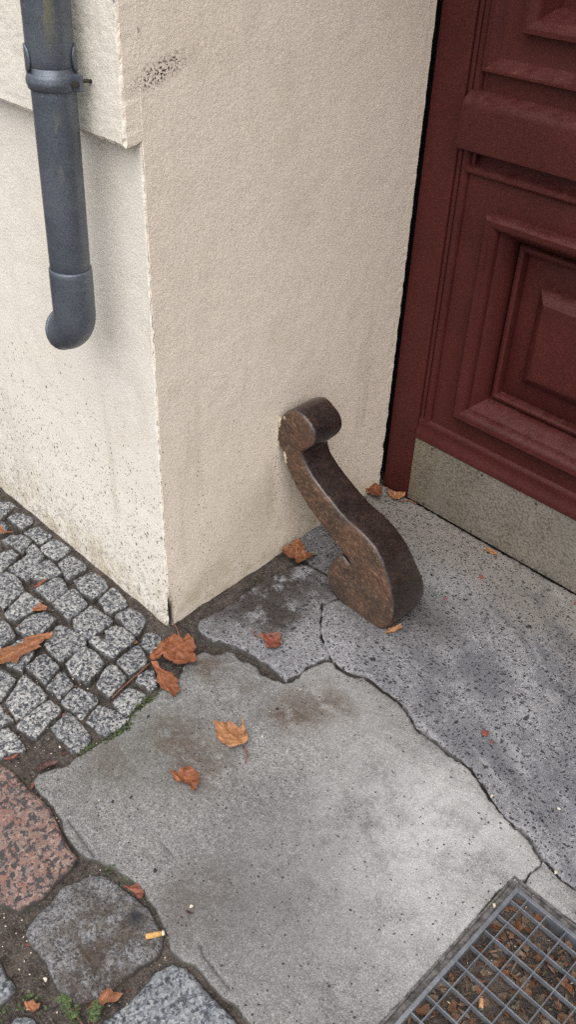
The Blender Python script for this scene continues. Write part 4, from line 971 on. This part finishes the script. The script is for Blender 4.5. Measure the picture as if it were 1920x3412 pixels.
# ---------------------------------------------------------------- grate
GX, GY = 1.0085, .0375
grate = thing('door_grate', 'galvanised steel boot scraper grate sunk in the paving', 'grate', (1.25, -.3, 0))
def grpart(o): o.matrix_parent_inverse = Matrix.Translation(grate.location).inverted(); return o
GXE, GYE = GX + 13 * .0422, GY - 14 * .0422
bm = bmesh.new()
for (a, b, c, d, e, f) in ((GX - .0235, GX - .0195, GYE, GY + .0235, -.05, .0025), (GX - .0195, GXE, GY + .0195, GY + .0235, -.05, .0025), (GX - .0195, GX - .006, GYE, GY + .0195, -.05, -.0045), (GX - .006, GXE, GY + .006, GY + .0195, -.05, -.0045)):
    box(bm, a, b, c, d, e, f, .0008)
grpart(obj('rim', bm, mat_flat('dirty_angle_iron', (.105, .098, .095), .5, .8, 70.), grate))
bm = bmesh.new()
box(bm, GX - .0075, GX + .0005, GYE, GY + .0075, -.030, .002, .001); box(bm, GX + .0005, GXE, GY - .0005, GY + .0075, -.030, .002, .001)
grpart(obj('frame', bm, GALV, grate))
for k in range(1, 13):
    bm = bmesh.new(); x = GX + .0222 + (k - 1) * .0422
    box(bm, x - .0010, x + .0010, GYE, GY - .0008, -.0125, .0012, .0005); grpart(obj('bearing_bar', bm, GALV, grate))
for k in range(1, 14):
    bm = bmesh.new(); y = GY - .0230 - (k - 1) * .0422
    box(bm, GX + .0008, GXE, y - .0011, y + .0011, -.0115, .0016, .0005); grpart(obj('cross_bar', bm, GALV, grate))
# litter lying in the pit below the bars
bm = bmesh.new()
gx = zr(GX - .01, GXE, .008); gy = zr(GYE, GY + .01, .008)
gr = [[bm.verts.new((x, y, -.019 - .016 * max(0, min(1, (x - GX) / .22)) + .010 * nz(x * 22, y * 22, 1) + .006 * nz(x * 80, y * 80, 1))) for x in gx] for y in gy]
for a, b in zip(gr, gr[1:]):
    for k in range(len(gx) - 1): bm.faces.new((a[k], a[k + 1], b[k + 1], b[k]))
o = obj('pit_soil', bm, SOIL); smooth(o); structure(o)
def flakes(n, x0, x1, y0, y1, zf, smin, smax, seed):
    r = random.Random(seed); bm = bmesh.new()
    for _ in range(n):
        c = Vector((r.uniform(x0, x1), r.uniform(y0, y1), 0)); c.z = zf(c.x, c.y) + r.uniform(0, .006)
        s = r.uniform(smin, smax); asp = r.choice((.15, .25, .5, .9)); th = r.uniform(0, 6.3)
        rot = Matrix.Rotation(th, 3, 'Z') @ Matrix.Rotation(r.gauss(0, .35), 3, 'X') @ Matrix.Rotation(r.gauss(0, .35), 3, 'Y')
        k = r.choice((4, 5, 6, 7))
        vs = [bm.verts.new(c + rot @ Vector((math.cos(t) * s * r.uniform(.6, 1.1), math.sin(t) * s * asp * r.uniform(.6, 1.1), r.uniform(-.15, .15) * s))) for t in [2 * math.pi * j / k for j in range(k)]]
        bm.faces.new(vs)
    return bm
pz = lambda x, y: -.019 - .016 * max(0, min(1, (x - GX) / .22)) + .010 * nz(x * 22, y * 22, 1) + .002
for nm, mt, n, sd in (('litter', PIT_BROWN, 1700, 1), ('litter', PIT_GREY, 1300, 2), ('litter', LEAF_BROWN, 330, 3), ('litter', DARKBIT, 300, 4), ('litter', WHITEBIT, 60, 5)):
    o = obj(nm, flakes(n, GX, GXE, GYE, GY, pz, .002, .015 if sd < 4 else .004, sd), mt); o['kind'] = 'stuff'

# ---------------------------------------------------------------- leaves
def leaf_mesh(d, seed, lift=.008, curl=.012, base=.003):
    poly = d['p']
    rim = resample(poly, .0030, .0034, seed, 0)
    v2, fs = fill(rim, .0032, seed)
    P = np.array([(v[0], v[1]) for v in v2]); dd = seg_dist(P, rim); c = P.mean(0); R = max(np.hypot(*(P - c).T))
    bm = bmesh.new(); vs = []
    for (x, y), e in zip(P, dd):
        rr = math.hypot(x - c[0], y - c[1]) / R
        z = base + lift * (.5 + .5 * nz(x * 38, y * 38, seed)) + curl * rr * rr * (.5 + .5 * nz(x * 16, y * 16, seed + 4)) + .005 * abs(nz(x * 75, y * 75, seed)) + .003 * abs(nz(x * 150, y * 150, seed))
        ang = math.atan2(y - c[1], x - c[0]); z += .0065 * abs(math.sin(ang * 3.5 + seed)) * rr
        vs.append(bm.verts.new((x, y, z)))
    for f in fs:
        try: bm.faces.new([vs[i] for i in f])
        except ValueError: pass
    bmesh.ops.recalc_face_normals(bm, faces=bm.faces[:])
    if sum(f.normal.z for f in bm.faces) < 0: bmesh.ops.reverse_faces(bm, faces=bm.faces[:])
    for f in bm.faces: f.smooth = True
    # midrib and side veins fan out from the stalk end
    r0 = np.array(d['s'][0][0]) if d['s'] else P[np.argmax(np.hypot(*(P - c).T))]
    order = np.argsort(-np.hypot(*(np.array([(v.x, v.y) for v in rim]) - r0).T)); tips = []
    for q in order:
        a_ = math.atan2(rim[q].y - r0[1], rim[q].x - r0[0])
        if all(abs((a_ - b_ + math.pi) % (2 * math.pi) - math.pi) > .38 for b_, _ in tips): tips.append((a_, np.array(rim[q])))
        if len(tips) >= 6: break
    vein = np.zeros(len(P))
    for a_, t_ in tips:
        vein = np.maximum(vein, np.exp(-(seg_dist(P, [r0, r0 + (t_ - r0) * .92]) / .0016) ** 2))
    me = bpy.data.meshes.new('leaf'); bm.to_mesh(me); bm.free()
    at = me.attributes.new('vein', 'FLOAT', 'POINT'); at.data.foreach_set('value', vein.astype(np.float32))
    return me
LV = {
 'A': ('big orange maple leaf with a long stalk at the foot of the house corner', LEAF_ORANGE, .016, .024, .001),
 'B': ('jagged orange brown leaf touching the big maple leaf on the slab edge', LEAF_ORANGE, .008, .012, .004),
 'C': ('torn flat brown leaf lying across the cobbles', LEAF_BROWN, .006, .008, .006),
 'D': ('orange leaf with a pale fold and curved stalk on the big slab', LEAF_TAN, .010, .016, .003),
 'E': ('angular orange leaf on the big slab, nearer the pink granite', LEAF_ORANGE, .006, .014, .003),
 'F': ('small curled brown leaf with a stalk on the broken slab piece', LEAF_RED, .008, .014, .004),
 'G': ('crumpled brown leaf against the reveal wall behind the iron guard', LEAF_BROWN, .012, .022, .004),
 'H': ('orange leaf standing in the corner where the wall meets the jamb', LEAF_ORANGE, .018, .030, .004),
 'I': ('curled tan leaf at the foot of the door jamb', LEAF_TAN, .012, .020, .004),
 'J': ('small curled orange leaf in front of the iron guard foot', LEAF_TAN, .008, .012, .004),
 'K': ('curved orange brown leaf between the two grey stones beside the weed', LEAF_BROWN, .008, .014, .003),
 'Lo': ('small oval brown leaf on the soil among green sprouts', LEAF_BROWN, .004, .006, -.006),
 'M': ('dark brown leaf lodged in a gap between two cobbles', LEAF_BROWN, .004, .004, -.004),
 'N': ('thin red leaf strip standing in a joint between cobbles', LEAF_RED, .003, .004, .001),
 'O': ('narrow brown leaf in the joint at the picture edge near the wall', LEAF_BROWN, .004, .006, .000),
 'P': ('dark purplish leaf on the soil at the slab corner', LEAF_DARK, .003, .004, -.003),
 'Q': ('faded reddish leaf scrap on the soil above the pink granite', LEAF_RED, .003, .004, -.006),
 'R': ('reddish leaf scrap in the joint above the worn grey stone', LEAF_RED, .003, .006, -.004),
 'S': ('small dry tan leaf under the kick plate', LEAF_TAN, .003, .004, .003),
 'T': ('tiny dark seed leaf on the bare part of the slab', LEAF_DARK, .001, .001, .002),
}
for si, (k, (lab, mt, li, cu, ba)) in enumerate(LV.items()):
    d = LEAVES[k]
    o = obj('fallen_leaf', leaf_mesh(d, si + 3, li, cu, ba), mt); tag(o, lab, 'leaf', 'fallen leaves')
    recentre(o)
    for st in d['s']:
        n = len(st); pts = []
        for a, b in zip(st, st[1:]):
            for t in (0, .33, .66): pts.append((a[0] + (b[0] - a[0]) * t, a[1] + (b[1] - a[1]) * t))
        pts.append(tuple(st[-1]))
        m_ = len(pts)
        p3 = [(x, y, .006 + .006 * math.sin(math.pi * (1 - q / m_)) * (1 if q else .8)) for q, (x, y) in enumerate(pts)]
        s = obj('stalk', tube(p3, [.0019 - .0007 * q / m_ for q in range(m_)], 8), STEMM, o)
        s.matrix_parent_inverse = Matrix.Translation(o.location).inverted()

# ---------------------------------------------------------------- cigarette ends
def butt(name, label, a, b, z, r, burnt, mt, dz=0.):
    a = Vector((a[0], a[1], z)); b = Vector((b[0], b[1], z + dz)); d = (b - a)
    t = thing(name, label, 'cigarette butt', a.lerp(b, .5) - Vector((0, 0, r)))
    inv = Matrix.Translation(t.location).inverted()
    o = obj('filter', tube([a, a + d * .03, a + d * .5, a + d * .84], [r * .9, r, r * 1.02, r * .96], 16), mt, t); o.matrix_parent_inverse = inv
    o = obj('burnt_end' if burnt else 'paper_end', tube([a + d * .85, a + d * .92, a + d * 1.0], [r * .9, r * .98, r * .7], 14), ASH if burnt else WHITEBIT, t); o.matrix_parent_inverse = inv
butt('cigarette_butt', 'flattened orange cigarette butt on the worn grey stone', BUTT[0], BUTT[1], .0085, .0050, False, PAPER)
bx, by = BUTT2[0]; cx_, cy_ = BUTT2[1]
butt('cigarette_butt', 'pale cigarette butt among the litter under the grate', (bx - .012, by + .010), (cx_ - .012, cy_ + .010), -.018, .0042, True, BUTTM)

# ---------------------------------------------------------------- weeds and moss
def sprig(label, a, b, h, n, seed, size):
    r = random.Random(seed)
    a = Vector((a[0], a[1], -.006)); b = Vector((b[0], b[1], h))
    t = thing('weed', label, 'weed', a); inv = Matrix.Translation(t.location).inverted()
    pts = [a.lerp(b, q / 6) + Vector((r.uniform(-.002, .002), r.uniform(-.002, .002), .010 * math.sin(math.pi * q / 6))) for q in range(7)]
    o = obj('stem', tube(pts, [.0014 - .00012 * q for q in range(7)], 6), STEMM, t); o.matrix_parent_inverse = inv
    bm = bmesh.new(); ax = (b - a).normalized(); sd = ax.cross(Vector((0, 0, 1))).normalized()
    for q in range(n):
        f = r.uniform(.15, 1.05); c = a.lerp(b, f) + Vector((0, 0, .010 * math.sin(math.pi * min(f, 1))))
        s = r.choice((-1, 1)); L = size * (1.2 - .6 * f) * r.uniform(.6, 1.1)
        for u in range(4):
            e = c + (sd * s * L * (u + .6) / 4 + ax * L * .7 * (u + .6) / 4) + Vector((0, 0, r.uniform(-.002, .004)))
            w = r.uniform(.0016, .0030); an = r.uniform(0, 3.1)
            d1 = Vector((math.cos(an), math.sin(an), r.uniform(-.4, .4))) * w * 1.6; d2 = Vector((-math.sin(an), math.cos(an), r.uniform(-.4, .4))) * w
            bm.faces.new([bm.verts.new(e + k_) for k_ in (d1, d2, -d1, -d2)])
    o = obj('fronds', bm, GREEN, t); o.matrix_parent_inverse = inv
sprig('green scaly weed sprig reaching up between the two grey stones', WEED[0], WEED[1], .010, 34, 1, .012)
sprig('short green weed shoot beside the curved orange brown leaf', WEED[2], WEED[3], .014, 26, 2, .012)
sprig('tiny green weed tip at the bottom edge by the pale grey stone', WEED[4], WEED[5], .012, 18, 3, .010)
def moss_bm(pts, n, spread, seed, s0=.0022):
    r = random.Random(seed); bm = bmesh.new()
    for _ in range(n):
        k = r.randrange(len(pts) - 1) if len(pts) > 1 else 0
        a = pts[k]; b = pts[k + 1] if len(pts) > 1 else pts[k]; t = r.random()
        c = Vector((a[0] + (b[0] - a[0]) * t + r.gauss(0, spread), a[1] + (b[1] - a[1]) * t + r.gauss(0, spread), r.uniform(-.006, .003)))
        m = Matrix.Translation(c) @ Matrix.Rotation(r.uniform(0, 3), 4, 'Z') @ Matrix.Diagonal((r.uniform(.7, 1.5), r.uniform(.7, 1.5), r.uniform(.5, .9), 1))
        bmesh.ops.create_icosphere(bm, subdivisions=1, radius=s0 * r.uniform(.5, 1.3), matrix=m)
    for v in bm.verts: v.co += noise.noise_vector(v.co * 300) * .0010
    return bm
o = obj('moss', moss_bm(MOSSLINE, 330, .0055, 5), MOSS); o['kind'] = 'stuff'
bm = bmesh.new()
tuft_pts = MOSST
r_ = random.Random(9)
for p in tuft_pts:
    for _ in range(11):
        c = Vector((p[0] + r_.gauss(0, .007), p[1] + r_.gauss(0, .007), r_.uniform(-.010, .002))); w = r_.uniform(.0014, .0032); an = r_.uniform(0, 3.1)
        d1 = Vector((math.cos(an), math.sin(an), r_.uniform(-.5, .5))) * w * 1.5; d2 = Vector((-math.sin(an), math.cos(an), r_.uniform(-.5, .5))) * w
        bm.faces.new([bm.verts.new(c + k_) for k_ in (d1, d2, -d1, -d2)])
o = obj('undergrowth', bm, GREEN); o['kind'] = 'stuff'

# ---------------------------------------------------------------- grit and chips scattered about
def grit(pts, mat, size, seed, name='gravel', z=.003):
    r = random.Random(seed); bm = bmesh.new()
    for p in pts:
        s = size * r.uniform(.6, 1.2)
        bmesh.ops.create_icosphere(bm, subdivisions=1, radius=s, matrix=Matrix.Translation((p[0], p[1], z + (p[2] if len(p) > 2 else 0))) @ Matrix.Rotation(r.uniform(0, 3), 4, 'Z') @ Matrix.Diagonal((r.uniform(.7, 1.4), r.uniform(.6, 1.), .55, 1)))
    for v in bm.verts: v.co += noise.noise_vector(v.co * 250) * size * .5
    o = obj(name, bm, mat); o['kind'] = 'stuff'; return o
grit(BITS, WHITEBIT, .0042, 1)
grit(DARK, DARKBIT, .0040, 2)
soilpts = [(rnd.uniform(-.2, .75), rnd.uniform(-.95, -.25), -.012) for _ in range(520)]
grit(soilpts, WHITEBIT, .0016, 3); grit([(rnd.uniform(-.2, .75), rnd.uniform(-.95, -.25), -.012) for _ in range(420)], DARKBIT, .0026, 4)
grit([(rnd.uniform(-.9, .06), rnd.uniform(-.55, -.0), -.010) for _ in range(500)], DARKBIT, .0024, 6)
grit([(rnd.uniform(-.9, .06), rnd.uniform(-.55, -.0), -.010) for _ in range(160)], WHITEBIT, .0014, 7)
grit([(rnd.uniform(.1, 1.2), rnd.uniform(-.6, .55), 0) for _ in range(110)], DARKBIT, .0014, 8)
grit([(rnd.uniform(.1, 1.2), rnd.uniform(-.6, .55), 0) for _ in range(90)], WHITEBIT, .0011, 9)
o = obj('litter', flakes(150, -.2, .75, -.95, -.28, lambda x, y: -.010, .003, .009, 12), LEAF_RED); o['kind'] = 'stuff'
o = obj('litter', flakes(120, -.9, .05, -.5, 0, lambda x, y: -.010, .003, .008, 13), LEAF_BROWN); o['kind'] = 'stuff'
RL = ['red chip nearest the kick plate on the threshold slab', 'dull red chip on the threshold slab beside the iron guard', 'round red chip in the middle of the pitted threshold slab',
      'small dark red chip just below the round one on the threshold', 'red chip by the kick plate at the picture edge']
for q, (p, lab) in enumerate(zip(RED, RL)):
    s = (.0075, .0055, .0085, .004, .005)[q]
    poly = [(p[0] + math.cos(t) * s * rnd.uniform(.7, 1.1), p[1] + math.sin(t) * s * rnd.uniform(.7, 1.1)) for t in [j * math.pi / 4 for j in range(8)]]
    me = stone_mesh('red_chip', poly, ztop=.006, depth=.004, edge=.002, step=.002, jit=.0002, rough=.0008, seed=q)
    o = obj('red_chip', me, REDBIT); tag(o, lab, 'chip', 'red chips on the threshold'); recentre(o)

# ---------------------------------------------------------------- light, sky, camera
w = bpy.data.worlds.new('World'); scene.world = w; w.use_nodes = True
nt = w.node_tree; bg = nt.nodes['Background']
sky = nt.nodes.new('ShaderNodeTexSky'); sky.sky_type = 'NISHITA'; sky.sun_disc = False
SUN_EL, SUN_AZ = math.radians(64), math.radians(139)       # azimuth clockwise from +Y
sky.sun_elevation = SUN_EL; sky.sun_rotation = SUN_AZ
sky.air_density = 1.; sky.dust_density = 4.; sky.ozone_density = 1.
hs = nt.nodes.new('ShaderNodeHueSaturation'); hs.inputs['Saturation'].default_value = .30
nt.links.new(sky.outputs[0], hs.inputs['Color']); nt.links.new(hs.outputs[0], bg.inputs[0]); bg.inputs[1].default_value = .197
sd = bpy.data.lights.new('sun', 'SUN'); sd.energy = 2.75; sd.angle = math.radians(95); sd.color = (1., .965, .92)
so = bpy.data.objects.new('sun', sd); COL.objects.link(so)
dirv = Vector((math.sin(SUN_AZ) * math.cos(SUN_EL), math.cos(SUN_AZ) * math.cos(SUN_EL), math.sin(SUN_EL)))
so.rotation_euler = dirv.to_track_quat('Z', 'Y').to_euler(); so.location = (0, -3, 6)

cd = bpy.data.cameras.new('camera'); cam = bpy.data.objects.new('camera', cd); COL.objects.link(cam)
cd.sensor_fit = 'VERTICAL'; cd.sensor_height = 24.; cd.lens = CAM['f'] * 24.; cd.clip_end = 500; cd.clip_start = .02
Rm = Matrix(CAM['R']).to_4x4(); Rm.translation = Vector(CAM['loc']); cam.matrix_world = Rm
scene.camera = cam
scene.view_settings.view_transform = 'Standard'; scene.view_settings.look = 'None'; scene.view_settings.exposure = 0.; scene.view_settings.gamma = 1.
scene.cycles.use_denoising = False
